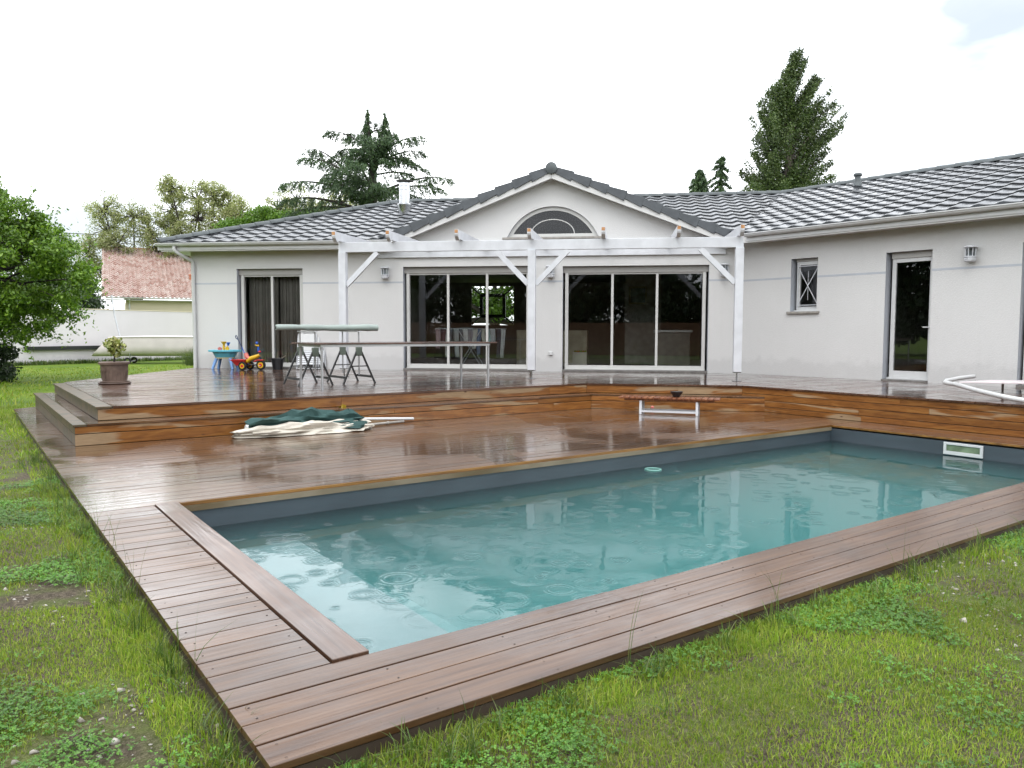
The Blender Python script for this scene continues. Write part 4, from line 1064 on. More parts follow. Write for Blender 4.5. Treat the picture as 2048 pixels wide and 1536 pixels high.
mb = MB(); mb.tube([(1.6, .10, .03), (2.45, .30, .03)], .019, 10); mb.tube([(2.15, .229, .03), (2.19, .239, .03)], .025, 10); mb.build('pole', M['stone'], pc_, smooth=True)
pgn = empty('green_parasol', P(1.62, 7.03), R(35.694 - 1), 'folded dark green canvas parasol with white pole lying on the deck', 'parasol', 'parasols lying on the deck')
bundle(pgn, M['canvas_green'], 0.03, 1.55, .0, .11, .105, seed=11, fold=.55)
mb = MB(); mb.tube([(1.4, .0, .13), (2.45, .16, .055)], .021, 10); mb.tube([(-.02, 0, .10), (.08, 0, .10)], .045, 14); mb.build('pole', M['pvc'], pgn, smooth=True)
M['leaf_dry'] = mat('yellow_leaf', (.55, .40, .04), .5)
V, F = leaf_quads(np.array([(0, 0, .012), (.03, .02, .014), (.06, -.01, .02), (-.03, .01, .02), (.02, .03, .03)]), .05, 1.6)
lo = np_mesh('fallen_leaves', V, F, M['leaf_dry']); lo.location = P(3.05, 7.42, .25); tag(lo, 'few yellow fallen leaves on the step above the green parasol', 'leaves')

# ------------------------------------------------------------------ inside the living room
dr = empty('drying_rack', Fm(-6.35, 1.05, .012), FA, 'clothes airer hung with grey and blue laundry behind the left sliding door', 'drying rack')
mb = MB()
for k in range(6): mb.tube([(-.85, -.25 + .1 * k, .98), (.85, -.25 + .1 * k, .98)], .005, 6)
for s_ in (-1, 1): mb.tube([(s_ * .85, -.26, .98), (s_ * .85, .26, .98)], .008, 6)
for y in (-.2, .2): mb.tube([(-.3, y, .97), (.32, y, .0)], .009, 6); mb.tube([(.3, y, .97), (-.32, y, .0)], .009, 6)
mb.build('rack_frame', M['white'], dr)
cols = [(.35, .25, .27), (.10, .05, .06), (.62, .62, .62), (.12, .13, .15), (.36, .38, .38), (.16, .16, .17), (.60, .60, .60), (.22, .20, .22), (.45, .45, .42), (.12, .17, .26), (.40, .40, .35), (.35, .50, .68), (.36, .38, .40), (.06, .06, .08), (.42, .44, .45)]
cm = {}
for k, c in enumerate(cols):
    x = -.82 + k * .117; hh = random.choice([.35, .5, .65, .72]); y = -.26 + .1 * random.randrange(3) - .008
    a = MB(); n = 8; wv = .055 + .02 * random.random(); V = []; F = []
    for i in range(n + 1):
        for j in range(2): 
            for q in range(4): pass
    for i in range(10):
        t = i / 9
        for j in range(6):
            u = j / 5 - .5; V.append((x + u * 2 * wv * (1 - .25 * t) + .02 * math.sin(3 * t + k), y + .012 * math.sin(7 * u + k + 3 * t), .985 - hh * t))
    for i in range(9):
        for j in range(5): F.append((i * 6 + j, i * 6 + j + 1, (i + 1) * 6 + j + 1, (i + 1) * 6 + j))
    a.add(V, F); g = a.build('garment', mat('laundry_cloth', tuple(min(.85, q * 1.7) for q in c), .9, .1, 6), dr, smooth=True); so = g.modifiers.new('s', 'SOLIDIFY'); so.thickness = .006
def simple(name, loc, rz, label, cat): return empty(name, loc, rz, label, cat)
sf = simple('cream_cabinet', Fm(-4.45, 3.2, .012), FA, 'cream low cabinet inside, seen through the left sliding door by the post', 'cabinet')
mb = MB(); mb.box(-1.0, .9, -.4, .4, .08, .95); mb.build('carcass', mat('cream_cabinet_paint', (.52, .46, .33), .5), sf, bevel=.02)
mb = MB(); mb.box(-.75, .0, -.42, -.401, .18, .78); mb.box(.05, .8, -.42, -.401, .18, .78); mb.build('door', mat('cream_door_paint', (.47, .42, .30), .5), sf, bevel=.01)
mb = MB(); mb.box(-.95, .85, -.37, .37, .0, .079); mb.build('plinth', M['canvas_cream'], sf)
kc = simple('kitchen_counter', Fm(-1.4, 2.6, .012), FA, 'kitchen counter with pale top inside, behind the right pane of the second door', 'counter')
mb = MB(); mb.box(-.35, .5, -.3, .3, .0, .90); mb.build('counter_body', mat('counter_front', (.22, .20, .17), .5), kc, bevel=.01)
mb = MB(); mb.box(-.42, .55, -.36, .36, .901, .96); mb.build('worktop', M['pvc'], kc, bevel=.01)
pic = simple('wall_picture', Fm(-2.2, 4.19, 1.95), FA, 'framed yellowish picture on the inner wall behind the second sliding door', 'picture')
mb = MB(); mb.box(-.25, .25, -.02, -.002, -.25, .25); mb.build('picture_frame', mat('brass_frame', (.25, .20, .08), .5), pic)
mb = MB(); mb.box(-.2, .2, -.026, -.021, -.2, .2); mb.build('picture_panel', mat('picture_print', (.10, .11, .09), .6, .6, 7), pic)
ub = simple('storage_box', Fm(-3.62, .75, .012), FA, 'small pale box holding orange toys at the left of the second sliding door', 'box')
mb = MB(); mb.box(-.17, .17, -.15, .15, 0, .42); mb.build('box_body', M['canvas_cream'], ub, bevel=.01)
mb = MB()
for k in range(6): mb.ball((-.12 + .05 * k, random.uniform(-.05, .05), .435), .03, 10)
mb.build('toys', mat('orange_toys', (.55, .12, .03), .5, .4, 20, col2=(.2, .4, .05)), ub)
cu = simple('beige_cushion', Fm(-5.0, 1.1, .012), FA, 'beige cushion on the floor inside the left sliding door near the post', 'cushion')
mb = MB(); mb.ball((0, 0, .12), .22, 16, .6); mb.build('cushion_cover', M['canvas_cream'], cu, smooth=True)
for (x0, x1, nm) in ((-11.9, -11.12, 'left'), (-11.08, -10.35, 'right')):
    mb = MB(); V = []; n = 60
    for i in range(n + 1):
        x = x0 + (x1 - x0) * i / n; y = .42 + .03 * math.sin(i * .95) + .008 * math.sin(i * 2.3)
        V += [(x, y, .05), (x, y, 2.4)]
    mb.add(V, [(2 * i, 2 * i + 2, 2 * i + 3, 2 * i + 1) for i in range(n)])
    o = mb.build('curtain', M['curtain'], smooth=True); o.location = FO; o.rotation_euler = (0, 0, FA)
    tag(o, 'grey-brown curtain behind the %s pane of the leftmost window' % nm, 'curtain', 'curtains of the leftmost window')

# ------------------------------------------------------------------ garden wall, neighbour house, boat
WB = Vector((-18.5, 34, GZ)); WD_ = math.atan2(4.5, 2.5)
gw = empty('garden_wall', WB, WD_, 'long white rendered garden wall behind the lawn and the boat', 'wall')
mb = MB(); mb.box(-25, 30, 0, .2, -.2, 2.34); mb.build('wall_face', M['gwall'], gw)
mb = MB(); mb.box(-25, 30, -.02, .22, 2.342, 2.385); mb.build('wall_coping', M['cream'], gw, bevel=.005)
tg = empty('dark_trough', fr(WB, WD_, -1.24, -.06, .60), WD_, 'long dark grey trough fixed along the white garden wall left of the boat', 'trough')
nh = empty('neighbour_house', (-18.75, 50.1, GZ), R(27), 'neighbouring cream house with pink roman-tiled roof beyond the white wall', 'house')
mb = MB(); mb.box(-5.6, 12, 0, 12, 0, 3.28); mb.build('wall', M['cream'], nh)
mb = MB(); tiled(mb, lambda y: -6.9 + .0 * y, lambda y: 13, -.5, 7.9, 3.45, .444, I4, per=.26, nrow=24, amp=.085, step=.06, seg=8); mb.build('roof', M['terracotta'], nh)
mb = MB(); caps(mb, (-6.9, 7.9, 3.45 + .444 * 8.4), (13, 7.9, 3.45 + .444 * 8.4), .15); mb.build('ridge_tile', mat('orange_ridge_tile', (.45, .22, .10), .6), nh)
mb = MB(); gutter(mb, -6.7, 13, -.60, 3.44, r=.075); mb.box(-6.7, 13, -.5, -.0, 3.28, 3.33); mb.build('gutter', M['fascia'], nh)
mb = MB(); mb.tube([(-5.4, -.6, 3.36), (-5.4, -.1, 3.1), (-5.4, -.08, 0)], .05, 10); mb.build('downpipe', M['pvc'], nh)
mb = MB(); mb.lathe([(.16, 0), (.16, .3), (.22, .34), (.18, .42), (.001, .42)], 12); o = mb.build('roof_vent', mat('terracotta_vent', (.45, .18, .10), .7), nh); o.location = (-1.6, 2.6, 3.45 + .44 * 3.0)

bt = empty('sailing_dinghy', (-15.75, 33.6, GZ), R(14), 'white sailing dinghy on a launching trolley by the white wall', 'boat')
mb = MB(); V = []; ns, na = 22, 13
for i in range(ns + 1):
    t = i / ns; x = -2.3 + 5.2 * t
    bw_ = .72 * min(1, (.55 + .45 * math.sin(min(1, t * 2.2) * math.pi / 2))) * (1 - .12 * max(0, t - .6) / .4) + .03
    keel = .33 - .02 * t; top = 1.12 + .14 * (1 - t) ** 2 * 0 + .05 * math.sin(3 * t)
    for k in range(na):
        a = math.pi * k / (na - 1); cx_ = math.cos(a); sz_ = math.sin(a)
        q_ = max(0, 1 - t * 4) ** 1.2; V.append((x + .75 * q_ * ((top - (top - keel) * (sz_ ** .5)) - keel) / (top - keel), bw_ * (abs(cx_) ** .55) * (1 if cx_ > 0 else -1), top - (top - keel) * (sz_ ** .5)))
F = [(i * na + k, i * na + k + 1, (i + 1) * na + k + 1, (i + 1) * na + k) for i in range(ns) for k in range(na - 1)]
F += [tuple((ns) * na + k for k in range(na)), tuple(range(na))[::-1]]
mb.add(V, F); mb.build('hull', M['hull'], bt, smooth=True)
mb = MB()
for s_ in (0, na - 1): mb.tube([V[i * na + s_] for i in range(ns + 1)], .035, 8)
mb.tube([V[ns * na], V[ns * na + na - 1]], .035, 8); mb.build('gunwale', M['hull'], bt, smooth=True)
mb = MB(); mb.add([(V[i * na][0], V[i * na][1] * .97, 1.07) for i in range(ns + 1)] + [(V[i * na + na - 1][0], V[i * na + na - 1][1] * .97, 1.07) for i in range(ns + 1)], [(i, i + 1, ns + 2 + i, ns + 1 + i) for i in range(ns)])
mb.build('deck', mat('grey_boat_cover', (.35, .42, .42), .6), bt)
mb = MB(); mb.tube([(-1.15, -.2, 1.07), (-1.40, 0, 2.1), (-1.5, .05, 2.95)], .03, 8); mb.build('mast', M['alutube'], bt)
mb = MB(); mb.tube([(-1.5, -.3, .44), (-1.2, -.3, .40), (.9, -.3, .40), (2.6, -.3, .40)], .03, 8); mb.tube([(-.72, -.55, .45), (-.72, -.55, .10)], .03, 8); mb.tube([(-.72, .55, .10), (-.72, -.55, .10)], .02, 8)
mb.box(1.85, 1.98, -.80, -.7, .22, .72); mb.tube([(1.9, -.75, .22), (1.9, -.75, .0)], .03, 8); mb.tube([(1.9, .75, .0), (1.9, .75, .4)], .03, 8); mb.tube([(1.9, -.75, .4), (1.9, .75, .4)], .03, 8); mb.build('trolley', M['metal'], bt)
for y in (-.60, .60):
    e = empty('trolley_wheel'); e.parent = bt; e.location = (-.80, y, .14); e.rotation_euler = (R(90), 0, 0)
    a = MB(); a.lathe([(.07, -.05), (.13, -.05), (.14, -.03), (.14, .03), (.13, .05), (.07, .05)], 20, cap0=False); a.build('tyre', M['blackplastic'], e, smooth=True)
    a = MB(); a.lathe([(.001, -.03), (.07, -.04), (.07, .04), (.001, .03)], 14, cap0=False); a.build('rim', M['metal'], e)
mb = MB(); n = 12
V = [(-2.0, 0, .12), (-1.85, -.10, -.0), (1.85, -.10, -.0), (2.0, 0, .12), (-2.0, -.20, .12), (-1.85, -.16, .0), (1.85, -.16, 0), (2.0, -.20, .12)]
mb.add([(-1.72, .05, .16), (-1.62, .05, .0), (1.6, .05, .0), (1.6, .05, .16), (-1.72, -.13, .16), (-1.62, -.10, .0), (1.6, -.10, .0), (1.6, -.13, .16)],
       [(0, 1, 2, 3), (4, 7, 6, 5), (0, 4, 5, 1), (1, 5, 6, 2), (2, 6, 7, 3)])
mb.build('trough_body', mat('dark_grey_plastic', (.03, .033, .036), .6), tg)

# power line
pl = MB(); A = Vector((-40, 58, 9.0)); B = Vector((2, 66, 9.3)); pts = []
for k in range(30):
    t = k / 29; q = A.lerp(B, t); q.z -= 1.2 * 4 * t * (1 - t) * .5; pts.append(tuple(q))
pl.tube(pts, .03, 6); o = pl.build('power_line', M['blackplastic']); tag(o, 'thin black overhead cable crossing the sky left of the house', 'cable')

# fence behind the photographer, which the panes and the water mirror
fe = empty('wooden_fence', (0, -11, GZ), R(-3), 'brown horizontal board fence at the far side of the garden', 'fence')
mb = MB()
for k in range(13): mb.box(-32, 34, 0, .02, .03 + k * .15, .03 + k * .15 + .14)
mb.build('fence_boards', M['fence'], fe)
for x in range(-32, 35, 3):
    mb = MB(); mb.box(x - .05, x + .05, .021, .12, 0, 2.05); mb.build('fence_post', M['fence'], fe)

# ------------------------------------------------------------------ vegetation
def unit(v): return v / (np.linalg.norm(v) + 1e-9)
def tree_empty(name, x, y, label, cat='tree', group=None): return empty(name, (x, y, GZ), 0, label, cat, group)
def clumps(Cs, rad, n, flat=.8):
    """leaf positions gathered in loose clumps round the centres"""
    Cs = np.asarray(Cs, float); rad = np.broadcast_to(np.asarray(rad, float), (len(Cs),))
    i = rng.integers(0, len(Cs), n); d = rng.normal(size=(n, 3)); d /= np.linalg.norm(d, axis=1)[:, None]
    r = rng.uniform(0.15, 1, (n, 1)) ** .6
    q = d * r * rad[i][:, None] * rng.uniform(.7, 1.15, (n, 1)); q[:, 2] *= flat
    return Cs[i] + q
M['leaf_left'] = leaf_mat('green_leaf', (.075, .17, .014), (.15, .29, .022), (.26, .42, .04), .4, .28, .9)
M['leaf_cedar'] = leaf_mat('cedar_needles', (.03, .065, .028), (.055, .11, .038), (.10, .17, .05), .6, .12, .35)
M['leaf_poplar'] = leaf_mat('poplar_leaf', (.045, .085, .025), (.085, .135, .035), (.15, .20, .06), .45, .25, .35)
M['leaf_acacia'] = leaf_mat('pale_acacia_leaf', (.19, .25, .06), (.34, .39, .12), (.58, .58, .32), .5, .3, .2)
M['leaf_bright'] = leaf_mat('bright_green_leaf', (.07, .16, .012), (.12, .24, .02), (.19, .33, .04), .45, .3, .4)
M['leaf_dark'] = leaf_mat('dark_hedge_leaf', (.015, .035, .012), (.03, .06, .018), (.05, .09, .025), .5, .2, .3)

# --- the big leafy tree at the left
def left_tree():
    t = tree_empty('leafy_tree', -15.2, 20.6, 'dense green broadleaf tree with low drooping branches at the left edge')
    base = np.array([0, 0, 0.]); cen = np.array([.5, 0, 3.1]); rad = np.array([2.8, 2.6, 2.1])
    mb = MB(); mb.tube([(0, 0, -.1), (.12, 0, .7), (.45, .1, 1.4), (.8, .1, 2.2), (.9, 0, 3.2), (.8, 0, 4.2)], [.24, .20, .17, .13, .09, .03], 12)
    cs = []
    for k in range(240):
        d = rng.normal(size=3); d /= np.linalg.norm(d); rr = rng.uniform(.45, 1) ** .5
        p = cen + d * rad * rr * rng.uniform(.86, 1.1)
        if p[2] < 1.30 + .10 * abs(p[0] - 1) + .25 * rng.random(): continue
        cs.append(p)
    # explicit reaching boughs
    for q in ((3.8, 0, 2.6), (3.5, -.3, 2.2), (3.3, .2, 1.9), (2.9, -.3, 1.6), (3.7, .1, 3.1), (3.0, .2, 3.9), (2.2, 0, 4.7), (.6, 0, 5.4), (.0, .2, 5.5), (1.3, 0, 5.1), (3.9, -.2, 2.8), (2.4, -.4, 1.35), (1.6, .3, 1.25)):
        cs.append(np.array(q))
    for p in cs[::3]:
        st_ = np.array([.8, .1, 2.0]) + (cen - np.array([.8, .1, 2.0])) * rng.uniform(0, .8); m_ = (st_ + p) / 2 + np.array([0, 0, .25])
        mb.tube([tuple(st_), tuple(m_), tuple(p)], [.045, .028, .010], 6)
    mb.build('trunk', M['bark'], t, smooth=True)
    C = clumps(cs, rng.uniform(.26, .54, len(cs)), 92000, .7)
    tw = []   # thin sprays poking out of the crown
    for p in cs:
        d = unit(p - cen); 
        for j in range(2):
            dd = unit(d + rng.normal(size=3) * .45); s = np.linspace(.2, 1.0, 9)[:, None] * rng.uniform(.45, .95); tw.append(p + dd * s + rng.normal(size=(9, 3)) * .035)
    C = np.concatenate([C, np.repeat(np.concatenate(tw), 2, 0) + rng.normal(size=(len(tw) * 18, 3)) * .04])
    V, F = leaf_quads(C, .052, 2.0, spread=1); np_mesh('crown', V, F, M['leaf_left'], t)
left_tree()

# --- cedar behind the house: tiers of long drooping branches
def cedar():
    sc = 40 / 1541 / 5.39; X0, Z0 = -7.23, 0
    t = tree_empty('cedar_tree', -7.25, 40, 'dark green cedar with long drooping branches behind the chimney')
    def q(px, pz): return np.array([(540 + px / 5.39 - 745) * 40 / 1541, 0, (664 - (210 + pz / 5.39)) * 40 / 1541 + 1.334 - GZ])
    mb = MB()
    mb.tube([(0, 0, -.1), tuple(q(1120, 1080)), tuple(q(1130, 700)), tuple(q(1095, 400)), tuple(q(1080, 110))], [.35, .26, .19, .10, .02], 10)
    mb.tube([tuple(q(1130, 800)), tuple(q(1200, 560)), tuple(q(1262, 150))], [.14, .09, .02], 8)
    br = []
    for a, b in (((680, 300), (1040, 480)), ((420, 420), (900, 800)), ((420, 590), (980, 850)), ((180, 840), (1000, 1000)), ((110, 980), (1050, 1180)), ((190, 1140), (1060, 1180)), ((740, 480), (1100, 560)), ((830, 310), (1100, 420)), ((560, 830), (1080, 900)), ((700, 560), (1100, 700)), ((620, 740), (1080, 880)),
                 ((1660, 340), (1150, 600)), ((1690, 700), (1150, 600)), ((1960, 770), (1150, 1000)), ((1890, 890), (1150, 1000)), ((1700, 1030), (1150, 980)), ((1400, 390), (1150, 480)), ((1580, 780), (1150, 790)), ((1640, 460), (1150, 680)), ((1990, 1040), (1150, 1120)), ((1240, 1000), (1130, 1000)), ((1500, 600), (1150, 700)), ((900, 640), (1110, 760)), ((950, 1000), (1110, 1080))):
        d = rng.uniform(-.9, .9); br.append((q(*b), q(*a) + np.array([0, d, 0])))
    for k in range(30):
        h = rng.uniform(.0, 1); root = q(1120, 1150 - 900 * h); L_ = ((1 - h) * 4.2 + .7) * rng.uniform(.35, 1); an = rng.choice([rng.uniform(35, 145), rng.uniform(215, 325)])
        br.append((root, root + np.array([math.cos(R(an)) * L_, math.sin(R(an)) * L_, L_ * .28])))
    pts = []; dirs = []
    for root, tip in br:
        L_ = np.linalg.norm(tip - root); n = int(23 * L_) + 8
        m1 = root + (tip - root) * .55 + np.array([0, 0, .10 * L_])
        s = np.linspace(0, 1, 14)[:, None]; path = (1 - s) ** 2 * root + 2 * s * (1 - s) * m1 + s ** 2 * tip; path[:, 2] -= .10 * L_ * s[:, 0] ** 4
        mb.tube([tuple(p) for p in path], list(np.linspace(.05 * L_ / 3 + .02, .012, 14)), 6)
        dh = unit((tip - root) * np.array([1, 1, 0])); sd = np.array([-dh[1], dh[0], 0])
        for i in range(n):
            u = rng.uniform(.12, 1) ** .8; p = path[min(13, int(u * 13))]; wd = .45 * (1 - .65 * u) * L_ / 4 + .08
            o = sd * rng.normal() * wd + dh * rng.uniform(0, .3)
            nl = 16; z = rng.uniform(0, 1, nl)[:, None]; hang = .30 + .25 * (1 - u)
            base_ = p + o + np.array([0, 0, .03 - .25 * np.linalg.norm(o)])
            w_ = base_ + dh * z * .22 + sd * z * rng.normal() * .15 + np.array([0, 0, -hang]) * z ** 1.3 + rng.normal(size=(nl, 3)) * .035
            pts.append(w_); dirs.append(np.tile(dh * .5 + np.array([0, 0, -.7]), (nl, 1)))
    for (px, pz0, pz1) in ((1080, 110, 600), (1262, 150, 560)):     # the two leaders
        for i in range(170):
            u = rng.random() ** .8; p = q(px, pz0 + (pz1 - pz0) * u); an = rng.uniform(0, 6.28); w_ = .08 + .62 * u
            nl = 16; z = rng.uniform(0, 1, nl)[:, None]; dh = np.array([math.cos(an), math.sin(an), 0])
            pts.append(p + dh * w_ * z + np.array([0, 0, -.35]) * z ** 1.4 * (.3 + u) + rng.normal(size=(nl, 3)) * .03); dirs.append(np.tile(dh * .5 + np.array([0, 0, -.6]), (nl, 1)))
    mb.build('trunk', M['bark'], t, smooth=True)
    V, F = leaf_quads(np.concatenate(pts), .040, 3.6, np.concatenate(dirs)); np_mesh('crown', V, F, M['leaf_cedar'], t)
cedar()

# --- poplar with upswept boughs
def poplar():
    D = 46.; t = tree_empty('poplar_tree', 16.2, D, 'tall grey-green poplar with upswept windblown branches behind the wing roof')
    def q(px, pz, y=0): return np.array([(1340 + px / 4.955 - 1576) * D / 1541, y, (664 - (90 + pz / 4.955)) * D / 1541 + 1.334 - GZ])
    mb = MB(); mb.tube([(0, 0, -.1), tuple(q(1170, 1300)), tuple(q(1190, 800)), tuple(q(1200, 300))], [.45, .28, .16, .04], 10)
    tips = [(1200, 120), (1275, 115), (1315, 200), (1240, 330), (1430, 350), (1475, 395), (1400, 470), (1560, 505), (1500, 620), (1685, 580), (1640, 680), (1695, 770), (1700, 850), (1650, 1030), (1600, 900), (1600, 1190), (1550, 1060), (1540, 1350), (1540, 1440), (1450, 1250), (1450, 800), (1350, 560), (1330, 700), (1420, 950),
            (1065, 405), (1110, 300), (1000, 450), (950, 490), (900, 570), (870, 700), (940, 640), (890, 790), (860, 900), (950, 860), (1050, 620), (1040, 720), (900, 1020), (820, 1100), (960, 1130), (780, 1220), (850, 1260), (760, 1330), (700, 1440), (850, 1430), (960, 1350), (1080, 1100), (1090, 900), (1100, 500), (1190, 450), (1210, 650), (1250, 850), (1300, 1050), (1350, 1250), (1200, 1250), (1050, 1400), (1250, 1400), (1400, 1420), (1480, 1430)]
    cs = []; rs = []
    for k, (px, pz) in enumerate(tips):
        for rep in range(3):
            y = rng.uniform(-1, 1) * 2.0 * min(1, (pz / 900)); jx, jz = rng.normal(0, 14, 2)
            tip = q(px + jx * (rep > 0), pz + jz * (rep > 0), y); root = q(1175 + (px - 1175) * .15, min(1500, pz + 330 + rng.uniform(0, 150)), y * .2)
            s = np.linspace(.30, 1, 7)[:, None]; path = root + (tip - root) * s; path[:, 0] += -.25 * (1 - s[:, 0])
            if rep == 0: mb.tube([tuple(root)] + [tuple(p) for p in path], [.07] + list(np.linspace(.05, .012, 7)), 5)
            for i, p in enumerate(path): cs.append(p); rs.append(.60 * (1 - .62 * s[i, 0]) + .04)
    mb.build('trunk', M['barkgrey'], t, smooth=True)
    C = clumps(cs, rs, 80000, 1.1); C[:, 2] *= .985; C[:, 0] = C[:, 0] * .90 - .1; V, F = leaf_quads(C, .08, 1.4); np_mesh('crown', V, F, M['leaf_poplar'], t)
poplar()

def small_conifer(x, y, h, wd, label, dense):
    t = tree_empty('small_conifer', x, y, label, 'conifer', 'small conifers beyond the main roof')
    mb = MB(); mb.tube([(0, 0, -.1), (0, 0, h * .6), (.0, 0, h)], [.14, .07, .01], 8); pts = []; dirs = []
    for k in range(int(130 * dense)):
        u = (k + 1) / (130 * dense); z = h * (1 - u * .62); an = k * 2.4; L_ = wd * (u ** .62) * rng.uniform(.65, 1.1)
        dh = np.array([math.cos(an), math.sin(an), 0]); s = np.linspace(0, 1, 30)[:, None]
        p = np.array([0, 0, z]) + dh * L_ * s + np.array([0, 0, -1]) * L_ * .55 * s ** 1.6
        mb.tube([tuple(p[0]), tuple(p[14]), tuple(p[-1])], [.03, .02, .006], 5)
        P2 = np.repeat(p, 7, 0); P2 = P2 + rng.normal(size=P2.shape) * np.array([.07, .07, .05]) - np.array([0, 0, .08])
        pts.append(P2); dirs.append(np.tile(dh * .4 + np.array([0, 0, -.6]), (len(P2), 1)))
    mb.build('trunk', M['bark'], t); V, F = leaf_quads(np.concatenate(pts), .06, 3.0, np.concatenate(dirs)); np_mesh('crown', V, F, M['leaf_cedar'], t)
small_conifer(13.3, 50, 12.7, 2.6, 'slender open conifer with drooping tiers, right one of the two beyond the ridge', .5)
small_conifer(12.2, 51, 12.0, 3.0, 'short dense conifer, left one of the two beyond the ridge', 1.3)

def airy(name, x, y, h, crowns, label, n, m, leaf, trunk='bark', group=None, rad=.55, sub=9, full=False):
    t = tree_empty(name, x, y, label, 'tree', group); mb = MB(); cs = []
    mb.tube([(0, 0, -.1), (0, 0, h * .35)], [.3, .24], 8)
    for (dx_, dz_, r_) in crowns:
        c = np.array([dx_, rng.uniform(-1, 1), dz_]); root = np.array([0, 0, h * .33])
        mb.tube([tuple(root), tuple((root + c) / 2 + np.array([dx_ * .1, 0, -.3])), tuple(c)], [.12, .08, .04] if full else [.17, .11, .05], 6)
        for k in range(sub):
            d = rng.normal(size=3); d[2] = d[2] if full else abs(d[2]) * .8 - .1; p = c + unit(d) * r_ * rng.uniform(.5, 1.05); cs.append(p)
            mb.tube([tuple(c), tuple((c + p) / 2 + rng.normal(size=3) * .1), tuple(p)], [.045, .028, .01], 5)
    mb.build('trunk', M[trunk], t)
    C = clumps(cs, rad * rng.uniform(.6, 1.2, len(cs)), n, .85 if full else .6); V, F = leaf_quads(C, leaf, 1.5); np_mesh('crown', V, F, M[m], t)
ac = 'pale acacias beyond the white wall'
AK = dict(m='leaf_acacia', leaf=.075, trunk='bark', group=ac, rad=.50, sub=34, full=True)
airy('acacia_tree', -26.6, 55, 10, [(-2.6, 8.5, 1.2), (-2.0, 9.9, 1.1), (-.8, 7.4, 1.3), (-.6, 9.6, 1.2), (.6, 8.6, 1.4), (1.8, 7.6, 1.4), (-3.4, 6.9, 1.0), (-3.0, 5.7, 1.1), (-1, 6.0, 1.2), (1.2, 6.2, 1.3)], 'pale yellow-green acacia, leftmost of the airy trees above the pink roof', 26000, **AK)
airy('acacia_tree', -22.2, 56, 11, [(-2.6, 10.2, 1.3), (-1.9, 11.4, .9), (-.5, 10.9, 1.3), (.8, 11.1, 1.2), (1.9, 10.4, 1.3), (-.2, 9.4, 1.5), (1.6, 9.0, 1.4), (-2.0, 8.6, 1.5), (2.9, 9.6, 1.1), (-1, 7.5, 1.5), (1.5, 7.5, 1.5)], 'tallest pale yellow-green acacia, above the left end of the grey roof', 36000, **AK)
airy('acacia_tree', -17.0, 60, 11, [(-1.2, 11.0, 1.2), (.4, 11.5, 1.2), (-.3, 10.2, 1.3), (1.4, 10.4, 1.0)], 'sparse greyish acacia crown rising behind the bright green tree', 9000, **AK)
airy('acacia_tree', -13.3, 60, 11, [(-1.3, 10.6, 1.2), (.2, 11.3, 1.3), (1.0, 10.2, 1.3), (-.4, 9.6, 1.3), (2.2, 10.6, 1.1)], 'pale acacia half hidden behind the left branches of the cedar', 15000, **AK)
airy('bright_tree', -16.5, 52, 9, [(-1.9, 8.0, 1.0), (-.6, 8.5, 1.1), (1.0, 8.7, .9), (2.0, 8.4, .9), (3.0, 8.6, .8), (-1.3, 7.4, 1.2), (.6, 7.6, 1.2), (2.2, 7.6, 1.1)], 'bright green rounded tree just above the left roof slope', 30000, 'leaf_bright', .10, 'bark', None, .8)
# greenery seen through the rear window
airy('garden_tree', -.8, 35, 6, [(-1.8, 3.8, 1.4), (.4, 4.2, 1.4), (2.0, 3.6, 1.4), (-.5, 2.4, 1.4), (1.4, 2.2, 1.4), (-2.5, 2.4, 1.2), (3, 4.6, 1.2), (0, 5, 1.0)], 'leafy green tree behind the house, seen through the living room windows', 22000, 'leaf_bright', .11, 'bark', None, .9)
# dark trees behind the neighbour's wall
airy('evergreen_tree', -23.6, 42, 5, [(-1.5, 4.0, 1.2), (-.4, 3.6, 1.0), (-2.6, 3.5, 1.2), (.6, 2.9, .7), (-4, 4, 1.3), (0, 2.6, .8)], 'dark evergreen behind the leafy tree, left of the neighbouring house', 16000, 'leaf_dark', .10, 'bark', None, .9)
# trees behind the photographer
for k in range(13):
    x = -34 + k * 5.6 + rng.uniform(-1, 1); h = rng.uniform(6.3, 7.6) 
    airy('garden_border_tree', x, -14.5 - rng.uniform(0, 2.5), h, [(rng.uniform(-2.4, 2.4), h * rng.uniform(.12, .86), 1.6) for _ in range(26)], 'dark tree in the row behind the board fence', 11000, 'leaf_dark', .24, 'bark', 'trees behind the board fence', 1.5, 7)

for k in range(9):
    h = rng.uniform(7, 9)
    airy('garden_border_tree', -30 + rng.uniform(-1.5, 1.5), -16 + k * 4.3, h, [(rng.uniform(-1.6, 1.6), h * rng.uniform(.08, .88), 1.7) for _ in range(22)], 'tall dark tree in the row at the left side of the garden', 9000, 'leaf_dark', .26, 'bark', 'trees at the left side of the garden', 1.5, 7)

